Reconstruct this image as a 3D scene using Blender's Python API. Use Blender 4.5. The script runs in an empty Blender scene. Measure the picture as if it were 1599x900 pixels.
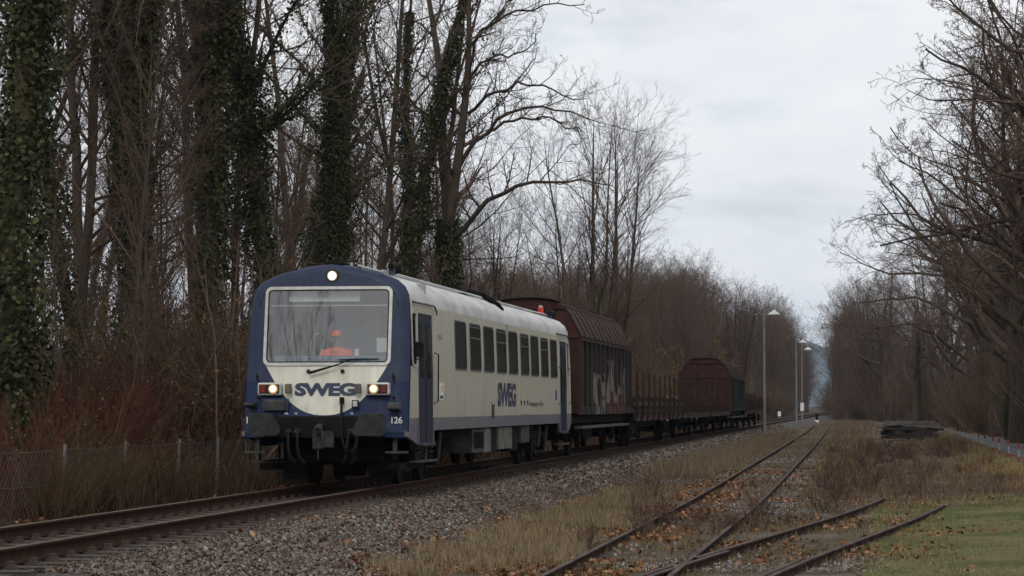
import bpy, bmesh, math, random
import numpy as np
from mathutils import Vector, Matrix
R = math.radians
rnd = random.Random(7)
scene = bpy.context.scene
col = scene.collection

# ------------------------------------------------------------------ camera, sky, sun, exposure
CAM = (9.39, 0.0, 1.426)
HEAD = R(8.546)                      # camera axis is this far left of the track direction (+Y)
cd = bpy.data.cameras.new('camera')
cam = bpy.data.objects.new('camera', cd)
col.objects.link(cam)
cam.location = CAM
cam.rotation_euler = (R(90 + 2.75), 0, HEAD)
cd.sensor_width = 36
cd.lens = 36 * 3802.4 / 1599
cd.clip_start = 0.5
cd.clip_end = 20000
scene.camera = cam

SUN_EL, SUN_AZ = R(38), R(176)       # the veiled sun is behind the camera
HAZE = 0.00008
world = bpy.data.worlds.new('World')
scene.world = world
world.use_nodes = True
wn = world.node_tree
wn.nodes.clear()
def wnode(t, **k):
    n = wn.nodes.new(t)
    for a, b in k.items(): setattr(n, a, b)
    return n
w_out = wnode('ShaderNodeOutputWorld')
w_sky = wnode('ShaderNodeTexSky', sky_type='NISHITA', sun_disc=False)
w_sky.sun_elevation = SUN_EL
w_sky.sun_rotation = SUN_AZ
w_b1 = wnode('ShaderNodeBackground'); w_b1.inputs[1].default_value = 0.10
wn.links.new(w_sky.outputs[0], w_b1.inputs[0])
w_tc = wnode('ShaderNodeTexCoord')
w_sep = wnode('ShaderNodeSeparateXYZ'); wn.links.new(w_tc.outputs['Generated'], w_sep.inputs[0])
def wm(op, a, b=None):
    n = wnode('ShaderNodeMath', operation=op)
    for i, v in enumerate((a, b)):
        if v is None: continue
        if isinstance(v, (int, float)): n.inputs[i].default_value = v
        else: wn.links.new(v, n.inputs[i])
    return n.outputs[0]
w_z = wm('ADD', wm('MAXIMUM', w_sep.outputs[2], 0.0), 0.22)
w_px, w_py = wm('DIVIDE', w_sep.outputs[0], w_z), wm('DIVIDE', w_sep.outputs[1], w_z)
w_cb = wnode('ShaderNodeCombineXYZ'); wn.links.new(w_px, w_cb.inputs[0]); wn.links.new(w_py, w_cb.inputs[1])
def wnoise(scale, detail, off):
    mp = wnode('ShaderNodeMapping'); mp.inputs['Location'].default_value = off
    wn.links.new(w_cb.outputs[0], mp.inputs[0])
    n = wnode('ShaderNodeTexNoise'); n.inputs['Scale'].default_value = scale
    n.inputs['Detail'].default_value = detail; n.inputs['Roughness'].default_value = 0.55
    wn.links.new(mp.outputs[0], n.inputs[0])
    return n.outputs[0]
n1 = wnoise(2.3, 5, (3.1, 0.4, 0)); n2 = wnoise(5.5, 4, (0.7, 5.3, 1))
w_cr = wnode('ShaderNodeValToRGB')                       # cloud brightness
e = w_cr.color_ramp.elements
e[0].position = 0.30; e[0].color = (0.75, 0.77, 0.80, 1)
e[1].position = 0.62; e[1].color = (0.97, 0.975, 0.99, 1)
e.new(0.47).color = (0.90, 0.925, 0.96, 1)
wn.links.new(wm('ADD', wm('MULTIPLY', n1, 0.65), wm('MULTIPLY', n2, 0.35)), w_cr.inputs[0])
w_b2 = wnode('ShaderNodeBackground'); w_b2.inputs[1].default_value = 1.0
wn.links.new(w_cr.outputs[0], w_b2.inputs[0])
w_cov = wnode('ShaderNodeMapRange')                      # cloud cover: small thin openings
w_cov.inputs['From Min'].default_value = 0.30; w_cov.inputs['From Max'].default_value = 0.44
w_cov.inputs['To Min'].default_value = 0.82; w_cov.inputs['To Max'].default_value = 1.0
wn.links.new(n2, w_cov.inputs[0])
w_mx = wnode('ShaderNodeMixShader')
wn.links.new(w_cov.outputs[0], w_mx.inputs[0])
wn.links.new(w_b1.outputs[0], w_mx.inputs[1]); wn.links.new(w_b2.outputs[0], w_mx.inputs[2])
wn.links.new(w_mx.outputs[0], w_out.inputs[0])

sd = bpy.data.lights.new('sun', 'SUN')
sun = bpy.data.objects.new('sun', sd); col.objects.link(sun)
sd.energy = 1.1; sd.angle = R(18); sd.color = (1.0, 0.965, 0.92)
sdir = Vector((math.sin(SUN_AZ) * math.cos(SUN_EL), math.cos(SUN_AZ) * math.cos(SUN_EL), math.sin(SUN_EL)))
sun.rotation_euler = sdir.to_track_quat('Z', 'Y').to_euler()
sun.location = (0, -20, 60)

scene.view_settings.view_transform = 'Standard'
scene.view_settings.look = 'None'
scene.view_settings.exposure = 0.0
scene.view_settings.gamma = 1.0
scene.render.engine = 'CYCLES'
scene.cycles.max_bounces = 6
scene.cycles.transparent_max_bounces = 12
scene.cycles.use_denoising = True

# ------------------------------------------------------------------ material helpers
class Nodes:
    def __init__(s, name):
        s.m = bpy.data.materials.new(name); s.m.use_nodes = True
        s.t = s.m.node_tree; s.t.nodes.clear()
        s.out = s.new('ShaderNodeOutputMaterial')
    def new(s, t, **k):
        n = s.t.nodes.new(t)
        for a, b in k.items(): setattr(n, a, b)
        return n
    def put(s, sock, v):
        if v is None: return
        if hasattr(v, 'is_output'): s.t.links.new(v, sock)
        elif isinstance(v, (tuple, list)):
            sock.default_value = tuple(v) + (1,) if len(v) == 3 and len(sock.default_value) == 4 else v
        else: sock.default_value = v
    def math(s, op, a, b=None, c=None):
        n = s.new('ShaderNodeMath', operation=op)
        for i, v in enumerate((a, b, c)): s.put(n.inputs[i], v)
        return n.outputs[0]
    def mix(s, f, a, b):
        n = s.new('ShaderNodeMix', data_type='RGBA')
        s.put(n.inputs[0], f); s.put(n.inputs[6], a); s.put(n.inputs[7], b)
        return n.outputs[2]
    def coord(s, kind='Object'):
        return s.new('ShaderNodeTexCoord').outputs[kind]
    def xyz(s, v=None):
        n = s.new('ShaderNodeSeparateXYZ'); s.put(n.inputs[0], v or s.coord()); return n.outputs
    def noise(s, scale, detail=4, vec=None, stretch=None, rough=0.55, dist=0.0):
        n = s.new('ShaderNodeTexNoise')
        v = vec or s.coord()
        if stretch:
            mp = s.new('ShaderNodeMapping'); mp.inputs['Scale'].default_value = stretch
            s.put(mp.inputs[0], v); v = mp.outputs[0]
        s.put(n.inputs['Vector'], v); n.inputs['Scale'].default_value = scale
        n.inputs['Detail'].default_value = detail; n.inputs['Roughness'].default_value = rough
        n.inputs['Distortion'].default_value = dist
        return n.outputs[0]
    def ramp(s, f, stops):
        n = s.new('ShaderNodeValToRGB'); e = n.color_ramp.elements
        while len(e) < len(stops): e.new(0.5)
        for el, (p, c) in zip(e, stops):
            el.position = p; el.color = tuple(c) + (1,) if len(c) == 3 else c
        s.put(n.inputs[0], f); return n.outputs[0]
    def step(s, v, a, b):
        n = s.new('ShaderNodeMapRange'); s.put(n.inputs[0], v)
        n.inputs[1].default_value = a; n.inputs[2].default_value = b
        return n.outputs[0]
    def attr(s, name):
        return s.new('ShaderNodeAttribute', attribute_name=name).outputs['Fac']
    def bump(s, h, strength=0.3, dist=0.02):
        n = s.new('ShaderNodeBump'); s.put(n.inputs['Height'], h)
        n.inputs['Strength'].default_value = strength; n.inputs['Distance'].default_value = dist
        return n.outputs[0]
    def bsdf(s, color, rough=0.6, metal=0.0, normal=None, spec=0.4, **k):
        b = s.new('ShaderNodeBsdfPrincipled')
        s.put(b.inputs['Base Color'], color); s.put(b.inputs['Roughness'], rough)
        b.inputs['Metallic'].default_value = metal
        b.inputs['Specular IOR Level'].default_value = spec
        if normal is not None: s.put(b.inputs['Normal'], normal)
        for a, v in k.items(): s.put(b.inputs[a.replace('_', ' ')], v)
        s.t.links.new(b.outputs[0], s.out.inputs[0]); return b

def mat(name, c, rough=0.6, c2=None, scale=6.0, metal=0.0, bump=0.0, bscale=None, spec=0.4, stretch=None, lo=0.35, hi=0.65):
    n = Nodes(name)
    f = n.noise(scale, 5, stretch=stretch)
    c2 = c2 or tuple(x * 0.62 for x in c)
    color = n.ramp(f, [(lo, c2), (hi, c)])
    nm = n.bump(n.noise(bscale or scale * 4, 5), bump) if bump else None
    n.bsdf(color, rough, metal, nm, spec)
    return n.m

def rnd_mat(name, stops, rough=0.8, noise=0.25, scale=3.0, spec=0.25, trans=0.0):
    """colour from the per-piece value 'rnd' plus some large-scale drift"""
    n = Nodes(name)
    f = n.attr('rnd')
    if noise:
        f = n.math('ADD', f, n.math('MULTIPLY', n.math('SUBTRACT', n.noise(scale, 3), 0.5), noise * 2))
    n.bsdf(n.ramp(f, stops), rough, spec=spec)
    return n.m

def glow(name, c, strength):
    n = Nodes(name); e = n.new('ShaderNodeEmission')
    n.put(e.inputs[0], c); e.inputs[1].default_value = strength
    n.t.links.new(e.outputs[0], n.out.inputs[0]); return n.m

# ------------------------------------------------------------------ object helpers
def tag(o, label=None, cat=None, group=None, kind=None):
    if label: o['label'] = label
    if cat: o['category'] = cat
    if group: o['group'] = group
    if kind: o['kind'] = kind
    return o
def empty(name, loc=(0, 0, 0), rz=0.0, scale=1.0):
    o = bpy.data.objects.new(name, None); col.objects.link(o)
    o.empty_display_size = 0.3
    o.location = loc; o.rotation_euler = (0, 0, rz); o.scale = (scale,) * 3
    return o
def link(name, me, parent=None, loc=None):
    o = bpy.data.objects.new(name, me); col.objects.link(o)
    if parent is not None: o.parent = parent
    if loc is not None: o.location = loc
    return o
def copy_tree(o, parent=None):
    c = o.copy(); col.objects.link(c); c.parent = parent
    for ch in list(o.children): copy_tree(ch, c)
    return c
def mesh_np(name, V, F, m=None, attr=None, smooth=False):
    """V (n,3), F (m,3|4) index array, or a list of such arrays"""
    me = bpy.data.meshes.new(name)
    Fs = F if isinstance(F, list) else [F]
    V = np.asarray(V, dtype=np.float32)
    me.vertices.add(len(V)); me.vertices.foreach_set('co', V.ravel())
    nl = sum(f.size for f in Fs); npoly = sum(len(f) for f in Fs)
    me.loops.add(nl); me.polygons.add(npoly)
    me.loops.foreach_set('vertex_index', np.concatenate([f.ravel() for f in Fs]).astype(np.int32))
    cnt = np.concatenate([np.full(len(f), f.shape[1]) for f in Fs])
    st = np.concatenate([[0], np.cumsum(cnt)[:-1]])
    me.polygons.foreach_set('loop_start', st.astype(np.int32))
    if smooth: me.polygons.foreach_set('use_smooth', np.ones(npoly, dtype=bool))
    if attr is not None:
        a = me.attributes.new('rnd', 'FLOAT', 'POINT'); a.data.foreach_set('value', np.asarray(attr, dtype=np.float32))
    me.update(calc_edges=True)
    if m: me.materials.append(m)
    return me

class MB:
    """collects primitives into one mesh"""
    def __init__(s): s.v = []; s.f = []
    def add(s, vs, fs):
        b = len(s.v); s.v += [tuple(v) for v in vs]; s.f += [tuple(i + b for i in f) for f in fs]; return s
    def box(s, x0, x1, y0, y1, z0, z1):
        return s.add([(x0, y0, z0), (x1, y0, z0), (x1, y1, z0), (x0, y1, z0), (x0, y0, z1), (x1, y0, z1), (x1, y1, z1), (x0, y1, z1)],
              [(0, 3, 2, 1), (4, 5, 6, 7), (0, 1, 5, 4), (1, 2, 6, 5), (2, 3, 7, 6), (3, 0, 4, 7)])
    def prism(s, poly, axis, a, b):
        def p(u, v, w): return {'x': (w, u, v), 'y': (u, w, v), 'z': (u, v, w)}[axis]
        n = len(poly)
        s.add([p(u, v, a) for u, v in poly] + [p(u, v, b) for u, v in poly],
              [tuple(range(n))[::-1], tuple(range(n, 2 * n))] + [(i, (i + 1) % n, n + (i + 1) % n, n + i) for i in range(n)])
        return s
    def tube(s, pts, r, n=8, cap=True):
        pts = [Vector(p) for p in pts]; k = len(pts)
        rr = r if isinstance(r, (list, tuple)) else [r] * k
        vs = []; fs = []
        for i, p in enumerate(pts):
            t = (pts[min(i + 1, k - 1)] - pts[max(i - 1, 0)]).normalized()
            ref = Vector((0, 0, 1)) if abs(t.z) < 0.9 else Vector((1, 0, 0))
            a = t.cross(ref).normalized(); b = t.cross(a)
            for j in range(n):
                q = 2 * math.pi * j / n
                vs.append(p + (a * math.cos(q) + b * math.sin(q)) * rr[i])
        for i in range(k - 1):
            for j in range(n):
                fs.append((i * n + j, i * n + (j + 1) % n, (i + 1) * n + (j + 1) % n, (i + 1) * n + j))
        if cap: fs += [tuple(range(n))[::-1], tuple(range((k - 1) * n, k * n))]
        return s.add(vs, fs)
    def cyl(s, p0, p1, r, n=16): return s.tube([p0, p1], r, n)
    def ring(s, center, axis, prof, n=20):
        """lathe: prof = [(radius, along)] about axis 'x' or 'y' or 'z'"""
        vs = []; fs = []; k = len(prof); cx, cy, cz = center
        for r, h in prof:
            for j in range(n):
                q = 2 * math.pi * j / n; u, w = r * math.cos(q), r * math.sin(q)
                vs.append({'x': (cx + h, cy + u, cz + w), 'y': (cx + u, cy + h, cz + w), 'z': (cx + u, cy + w, cz + h)}[axis])
        for i in range(k - 1):
            for j in range(n):
                fs.append((i * n + j, i * n + (j + 1) % n, (i + 1) * n + (j + 1) % n, (i + 1) * n + j))
        fs += [tuple(range(n))[::-1], tuple(range((k - 1) * n, k * n))]
        return s.add(vs, fs)
    def build(s, name, m, parent=None, smooth=False, bevel=0.0, loc=None):
        me = bpy.data.meshes.new(name)
        me.from_pydata(s.v, [], s.f)
        bm = bmesh.new(); bm.from_mesh(me); bmesh.ops.recalc_face_normals(bm, faces=bm.faces)
        bm.to_mesh(me); bm.free()
        me.materials.append(m)
        if smooth:
            me.polygons.foreach_set('use_smooth', [True] * len(me.polygons))
            me.set_sharp_from_angle(angle=R(40))
        o = link(name, me, parent, loc)
        if bevel:
            b = o.modifiers.new('bevel', 'BEVEL'); b.width = bevel; b.segments = 2; b.limit_method = 'ANGLE'
        return o

def rrect(x0, x1, z0, z1, r, n=5):
    """rounded rectangle outline, counter-clockwise in (x,z)"""
    out = []
    for cx, cz, a0 in ((x1 - r, z1 - r, 0), (x0 + r, z1 - r, 90), (x0 + r, z0 + r, 180), (x1 - r, z0 + r, 270)):
        for i in range(n + 1):
            a = R(a0 + 90 * i / n); out.append((cx + r * math.cos(a), cz + r * math.sin(a)))
    return out
def frame_ring(outer, inner, to3, d):
    """a flat frame between two outlines with equal counts; to3(u,v,depth)"""
    n = len(outer)
    vs = [to3(u, v, 0) for u, v in outer] + [to3(u, v, d) for u, v in outer] + [to3(u, v, d) for u, v in inner] + [to3(u, v, 0) for u, v in inner]
    fs = []
    for a in range(3):
        for i in range(n):
            j = (i + 1) % n
            fs.append((a * n + i, a * n + j, (a + 1) * n + j, (a + 1) * n + i))
    m = MB(); m.add(vs, fs); return m
def text_mesh(name, body, m, parent, width, height, to3, depth=0.004, bold=0.02, fill=None):
    """letters as a mesh: laid out in (u,v) of the given box, then mapped with to3(u,v,w)"""
    cu = bpy.data.curves.new(name, 'FONT'); cu.body = body; cu.offset = bold; cu.resolution_u = 3
    cu.space_character = 0.92 if bold > 0.01 else 1.0
    ob = bpy.data.objects.new(name, cu); col.objects.link(ob)
    dg = bpy.context.evaluated_depsgraph_get(); dg.update()
    me = bpy.data.meshes.new_from_object(ob.evaluated_get(dg))
    bpy.data.objects.remove(ob); bpy.data.curves.remove(cu)
    co = np.array([v.co[:] for v in me.vertices])
    lo, hi = co.min(0), co.max(0)
    fs = [tuple(p.vertices) for p in me.polygons]
    bpy.data.meshes.remove(me)
    u = (co[:, 0] - lo[0]) / (hi[0] - lo[0]) * width; v = (co[:, 1] - lo[1]) / (hi[1] - lo[1]) * height
    b = MB(); b.add([to3(a, c, depth) for a, c in zip(u, v)], fs)
    return b.build(name, m, parent)

# ------------------------------------------------------------------ pixel helper used when surveying: world point on plane y = s
def on_s(px, py, s):
    u = (px - 800) / 3802.4; v = (632.7 - py) / 3802.4
    c, q = math.cos(HEAD), math.sin(HEAD)
    k = s / (q * u + c)
    return (CAM[0] + (c * u - q) * k, s, CAM[2] + v * k)
def s_at(px, t):
    u = (px - 800) / 3802.4
    c, q = math.cos(HEAD), math.sin(HEAD)
    return (q * u + c) * (t - CAM[0]) / (c * u - q)
# ------------------------------------------------------------------ terrain
def wav(x, y, sc, seed=0):
    return (np.sin(x * sc * 1.0 + 1.3 * seed) * np.cos(y * sc * 0.83 + 2.1 * seed) + 0.5 * np.sin(x * sc * 2.3 - y * sc * 1.7 + seed)
            + 0.3 * np.cos(x * sc * 4.1 + y * sc * 3.6 + 3 * seed)) / 1.8
def sst(v, a, b):
    q = np.clip((v - a) / (b - a), 0, 1); return q * q * (3 - 2 * q)
def bend(s):                                   # the line swings left far away
    s = np.asarray(s, dtype=float)
    return -np.clip(s - 300, 0, None) ** 2 / 60000.0
def gz(t, s):
    t = np.asarray(t, dtype=float) - bend(np.minimum(s, 700)); s = np.asarray(s, dtype=float)
    z = np.full(np.broadcast(t, s).shape, -0.76)
    z = z + (0.40 * (1 - sst(t, 1.6, 2.9))) * (t > -50)
    z = z - 0.12 * (1 - sst(t, -5.0, -2.4))
    z = z + 0.025 * wav(t, s, 0.9, 1) * sst(np.abs(t), 2.0, 4.0)
    z = z + 0.35 * sst(t, 17.5, 30) + 0.10 * sst(t, 9.5, 12.5) * (1 - sst(t, 13.2, 14.5))
    return z
def redge(s): return 18.8 - 3.5 * sst(s, 120, 230) - 13.8 * sst(s, 230, 400)   # edge of the right-hand wood
def grid_mesh(name, xs, ys, zf, m):
    X, Y = np.meshgrid(xs, ys); Z = zf(X, Y)
    V = np.stack([X, Y, Z], -1).reshape(-1, 3); nx = len(xs)
    i = (np.arange(len(ys) - 1)[:, None] * nx + np.arange(nx - 1)[None, :]).ravel()
    return mesh_np(name, V, np.stack([i, i + 1, i + nx + 1, i + nx], 1), m, smooth=True)

def ground_material():
    n = Nodes('siding_soil')
    p = n.coord(); X, Y, Z = n.xyz(p)
    dirt = n.ramp(n.noise(2.2, 6), [(0.3, (0.05, 0.036, 0.026)), (0.5, (0.095, 0.068, 0.048)), (0.72, (0.155, 0.115, 0.08))])
    moss = n.ramp(n.noise(5, 5), [(0.3, (0.042, 0.040, 0.018)), (0.7, (0.10, 0.085, 0.04))])
    c = n.mix(n.step(n.noise(0.55, 4), 0.52, 0.66), dirt, moss)
    grav = n.ramp(n.noise(40, 3), [(0.3, (0.07, 0.06, 0.056)), (0.55, (0.17, 0.15, 0.145)), (0.8, (0.30, 0.27, 0.265))])
    mp = n.new('ShaderNodeMapping'); mp.inputs['Location'].default_value = (7, 3, 0); n.put(mp.inputs[0], p)
    gm = n.math('MULTIPLY', n.step(n.noise(0.28, 4, vec=mp.outputs[0]), 0.50, 0.60),
                n.math('MULTIPLY', n.step(X, 6.2, 7.4), n.step(X, 11.5, 9.5)))
    c = n.mix(gm, c, grav)
    straw = n.ramp(n.noise(9, 5, stretch=(1, 0.3, 1)), [(0.3, (0.06, 0.045, 0.022)), (0.7, (0.19, 0.145, 0.075))])
    c = n.mix(n.math('MULTIPLY', n.step(n.noise(0.35, 3), 0.42, 0.58), n.step(X, 10, 13)), c, straw)
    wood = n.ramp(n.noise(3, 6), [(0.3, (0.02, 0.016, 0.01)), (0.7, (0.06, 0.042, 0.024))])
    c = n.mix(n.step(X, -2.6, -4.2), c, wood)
    h = n.math('ADD', n.noise(14, 6), n.math('MULTIPLY', n.noise(70, 3), 0.5))
    n.bsdf(c, 0.95, normal=n.bump(h, 0.9, 0.05), spec=0.15)
    return n.m
xs = np.concatenate([np.linspace(-900, -60, 16), np.linspace(-50, -8, 16), np.linspace(-7, 20, 82), np.linspace(22, 60, 14), np.linspace(70, 900, 16)])
ys = np.concatenate([np.linspace(-120, 10, 12), np.linspace(12, 120, 150), np.linspace(122, 420, 60), np.linspace(440, 7600, 60)])
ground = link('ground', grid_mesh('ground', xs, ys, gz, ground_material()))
tag(ground, kind='structure', label='weedy brown soil of the old sidings')

# lawn with an uneven border
lawn_x = np.linspace(8.6, 22, 100); lawn_y = np.linspace(5, 75, 220)
def lawn_edge(y):                              # left border of the lawn (x) at each y
    return 9.25 + 0.0 * y + np.where(y > 42, (y - 42) * 0.135 + np.clip(y - 50, 0, None) ** 2 * 0.06, 0) + 0.18 * np.sin(y * 1.1) + 0.10 * np.sin(y * 2.9 + 1)
m_lawn = Nodes('lawn_turf')
_l = m_lawn.ramp(m_lawn.noise(0.9, 5), [(0.42, (0.17, 0.145, 0.07)), (0.62, (0.085, 0.105, 0.035))])
_l2 = m_lawn.mix(m_lawn.math('MULTIPLY', m_lawn.noise(26, 4), 0.6), _l, (0.08, 0.075, 0.03))
m_lawn.bsdf(_l2, 0.95, normal=m_lawn.bump(m_lawn.noise(45, 5), 1.0, 0.05), spec=0.1)
X, Y = np.meshgrid(np.linspace(0, 1, 60), lawn_y)
XX = lawn_edge(Y) + X * 10.0
Vl = np.stack([XX, Y, gz(XX, Y) + 0.012 + 0.02 * np.minimum(X * 20, 1)], -1).reshape(-1, 3)
ii = (np.arange(len(lawn_y) - 1)[:, None] * 60 + np.arange(59)[None, :]).ravel()
ii = ii[Vl[ii, 0] < 13.9 + 0 * ii]
lawn = link('lawn', mesh_np('lawn', Vl, np.stack([ii, ii + 1, ii + 61, ii + 60], 1), m_lawn.m, smooth=True))
tag(lawn, kind='structure', label='mown green lawn beside the old sidings')

# asphalt path on the right, bending left far away
py_ = np.linspace(-60, 420, 200)
def path_c(s): return 16.4 - 2.1 * sst(s, 120, 230) - 6.5 * sst(s, 215, 340)
m_path = mat('path_asphalt', (0.085, 0.08, 0.085), 0.9, (0.055, 0.052, 0.055), scale=1.5, bump=0.25, bscale=60)
pw = np.linspace(-1.25, 1.25, 6)
PX = path_c(py_)[:, None] + pw[None, :]; PY = np.repeat(py_[:, None], 6, 1)
PV = np.stack([PX, PY, gz(PX, PY) + 0.03 + 0.03 * (1 - (pw[None, :] / 1.25) ** 2)], -1).reshape(-1, 3)
ii = (np.arange(199)[:, None] * 6 + np.arange(5)[None, :]).ravel()
path = link('path', mesh_np('path', PV, np.stack([ii, ii + 1, ii + 7, ii + 6], 1), m_path, smooth=True))
tag(path, kind='structure', label='narrow grey asphalt path beside the wood')

# far wooded hills
m_hill = mat('hill_forest', (0.045, 0.05, 0.035), 0.95, (0.025, 0.03, 0.024), scale=0.02)
hx = np.linspace(-3000, 2000, 200)
def hill_h(x, k): return 70 + 115 * np.exp(-((x + 150 + k * 160) / 420) ** 2) + 14 * np.sin(x * 0.0085 + k) + 9 * np.sin(x * 0.021 + 2 * k) + 5 * np.sin(x * 0.055)
HV = []; prof = [(6100, 0.0), (6300, 0.45), (6500, 0.8), (6800, 1.0), (7300, 0.8)]
for yy, kf in prof:
    HV.append(np.stack([hx, np.full_like(hx, yy) + 30 * np.sin(hx * 0.013), hill_h(hx, 0) * kf - 2 + 3 * np.sin(hx * 0.07 + yy)], -1))
HV = np.concatenate(HV); nh = len(hx)
ii = (np.arange(len(prof) - 1)[:, None] * nh + np.arange(nh - 1)[None, :]).ravel()
hills = link('hills', mesh_np('hills', HV, np.stack([ii, ii + 1, ii + nh + 1, ii + nh], 1), m_hill, smooth=True))
tag(hills, kind='structure', label='distant blue wooded hills at the end of the line')

# ------------------------------------------------------------------ main line
m_rail = Nodes('rusty_rail')
_z = m_rail.xyz()[2]
_c = m_rail.ramp(m_rail.noise(7, 5), [(0.3, (0.020, 0.010, 0.007)), (0.7, (0.048, 0.023, 0.015))])
m_rail.bsdf(_c, 0.85, normal=m_rail.bump(m_rail.noise(60, 4), 0.3), spec=0.08)
m_head = Nodes('worn_rail_head')
_c = m_head.ramp(m_head.noise(9, 5, stretch=(1, 0.1, 1)), [(0.35, (0.06, 0.032, 0.021)), (0.7, (0.12, 0.072, 0.05))])
m_head.bsdf(_c, 0.6, 0.25, spec=0.3)
m_oldrail = Nodes('old_siding_rail')
_c = m_oldrail.ramp(m_oldrail.noise(6, 5), [(0.3, (0.02, 0.012, 0.010)), (0.7, (0.05, 0.033, 0.027))])
m_oldrail.bsdf(_c, 0.9, normal=m_oldrail.bump(m_oldrail.noise(50, 4), 0.35), spec=0.06)
m_oldhead = Nodes('dull_siding_rail_head')
_c = m_oldhead.ramp(m_oldhead.noise(5, 5, stretch=(1, 0.2, 1)), [(0.3, (0.055, 0.038, 0.034)), (0.7, (0.115, 0.085, 0.08))])
m_oldhead.bsdf(_c, 0.9, 0.0, spec=0.1)
m_sleeper = mat('sleeper_timber', (0.07, 0.052, 0.04), 0.9, (0.03, 0.022, 0.017), scale=5, bump=0.6, bscale=18, stretch=(0.6, 6, 6))
m_oldsleeper = mat('weathered_sleeper', (0.13, 0.11, 0.085), 0.95, (0.045, 0.042, 0.026), scale=4, bump=0.8, bscale=16, stretch=(0.5, 7, 7))
m_ballast_base = Nodes('ballast_base')
_c = m_ballast_base.ramp(m_ballast_base.noise(30, 4), [(0.3, (0.03, 0.026, 0.023)), (0.55, (0.10, 0.088, 0.08)), (0.75, (0.19, 0.17, 0.16))])
m_ballast_base.bsdf(_c, 0.95, normal=m_ballast_base.bump(m_ballast_base.noise(34, 5), 1.0, 0.06), spec=0.2)

RAIL = [(-.062, -.172), (.062, -.172), (.062, -.163), (.012, -.145), (.009, -.05), (.034, -.038), (.036, -.006), (.028, 0), (-.028, 0), (-.036, -.006), (-.034, -.038), (-.009, -.05), (-.012, -.145), (-.062, -.163)]
def rail(name, pts, z, parent, m_side, m_top, sink=None):
    """a flat-bottomed rail swept along plan points (x,y); the head is a second material on the same steel"""
    V = []; k = len(RAIL); n = len(pts)
    for i, (x, y) in enumerate(pts):
        a = pts[min(i + 1, n - 1)]; b = pts[max(i - 1, 0)]
        dx, dy = a[0] - b[0], a[1] - b[1]; l = math.hypot(dx, dy)
        zz = z if sink is None else z - .22 * float(sst(abs(y - sink), 4.5, 0.0))
        for u, w in RAIL: V.append((x + u * dy / l, y - u * dx / l, zz + w))
    F = [[i * k + j, i * k + (j + 1) % k, (i + 1) * k + (j + 1) % k, (i + 1) * k + j] for i in range(n - 1) for j in range(k)]
    me = mesh_np(name, np.array(V), np.array(F), m_side)
    me.materials.append(m_top)
    mi = np.array([1 if j in (6, 7, 8) else 0 for i in range(n - 1) for j in range(k)], dtype=np.int32)
    me.polygons.foreach_set('material_index', mi)
    o = link(name, me, parent)
    MB().add([V[j] for j in range(k)], [tuple(range(k))])
    return o
track = empty('main_track'); tag(track, kind='structure', label='main line of rusty rails on stone ballast carrying the train')
ty = np.concatenate([np.arange(8, 300, 4.0), np.arange(300, 520, 6.0)])
for sx in (-.753, .753):
    rail('rail', [(sx + float(bend(y)), y) for y in ty], 0.0, track, m_rail.m, m_head.m)
sb = MB().box(-1.3, 1.3, -.13, .13, -.33, -.178)
for sx in (-.753, .753):
    sb.box(sx - .17, sx + .17, -.085, .085, -.177, -.166)
    for q in (-1, 1):
        sb.box(sx + q * .105 - .03, sx + q * .105 + .03, -.05, .05, -.166, -.125)
s_ob = sb.build('sleeper', m_sleeper, track, loc=(0, 14.0, 0))
for i in range(1, 298):
    o = s_ob.copy(); col.objects.link(o); o.location = (rnd.uniform(-.02, .02), 14 + i * .62, 0); o.rotation_euler = (0, 0, rnd.uniform(-.012, .012))

bp = [(-2.9, -.52), (-2.3, -.36), (-1.8, -.235), (-1.3, -.205), (-.9, -.225), (0, -.23), (.9, -.225), (1.3, -.205), (1.75, -.225), (2.1, -.36), (2.5, -.53), (2.9, -.69), (3.25, -.79)]
by = np.concatenate([np.arange(8, 120, .35), np.arange(120, 300, 1.5), np.arange(300, 520, 6)])
BT = np.array([a for a, b in bp]); BZ = np.array([b for a, b in bp])
def bal_z(t): return np.interp(t, BT, BZ)
nar = 0.30 * sst(by, 34, 60)                   # the shoulder gets steeper beyond the first metres
BX = BT[None, :] - np.where(BT[None, :] > 1.7, (BT[None, :] - 1.7), 0) * nar[:, None] + bend(by)[:, None]
BYY = np.repeat(by[:, None], len(bp), 1)
BV = np.stack([BX, BYY, BZ[None, :] + 0.018 * wav(BX * 3, BYY * 3, 1.1, 4) - .012], -1).reshape(-1, 3)
ii = (np.arange(len(by) - 1)[:, None] * len(bp) + np.arange(len(bp) - 1)[None, :]).ravel()
bed = link('ballast_bed', mesh_np('ballast_bed', BV, np.stack([ii, ii + 1, ii + len(bp) + 1, ii + len(bp)], 1), m_ballast_base.m, smooth=True), track)

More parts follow.
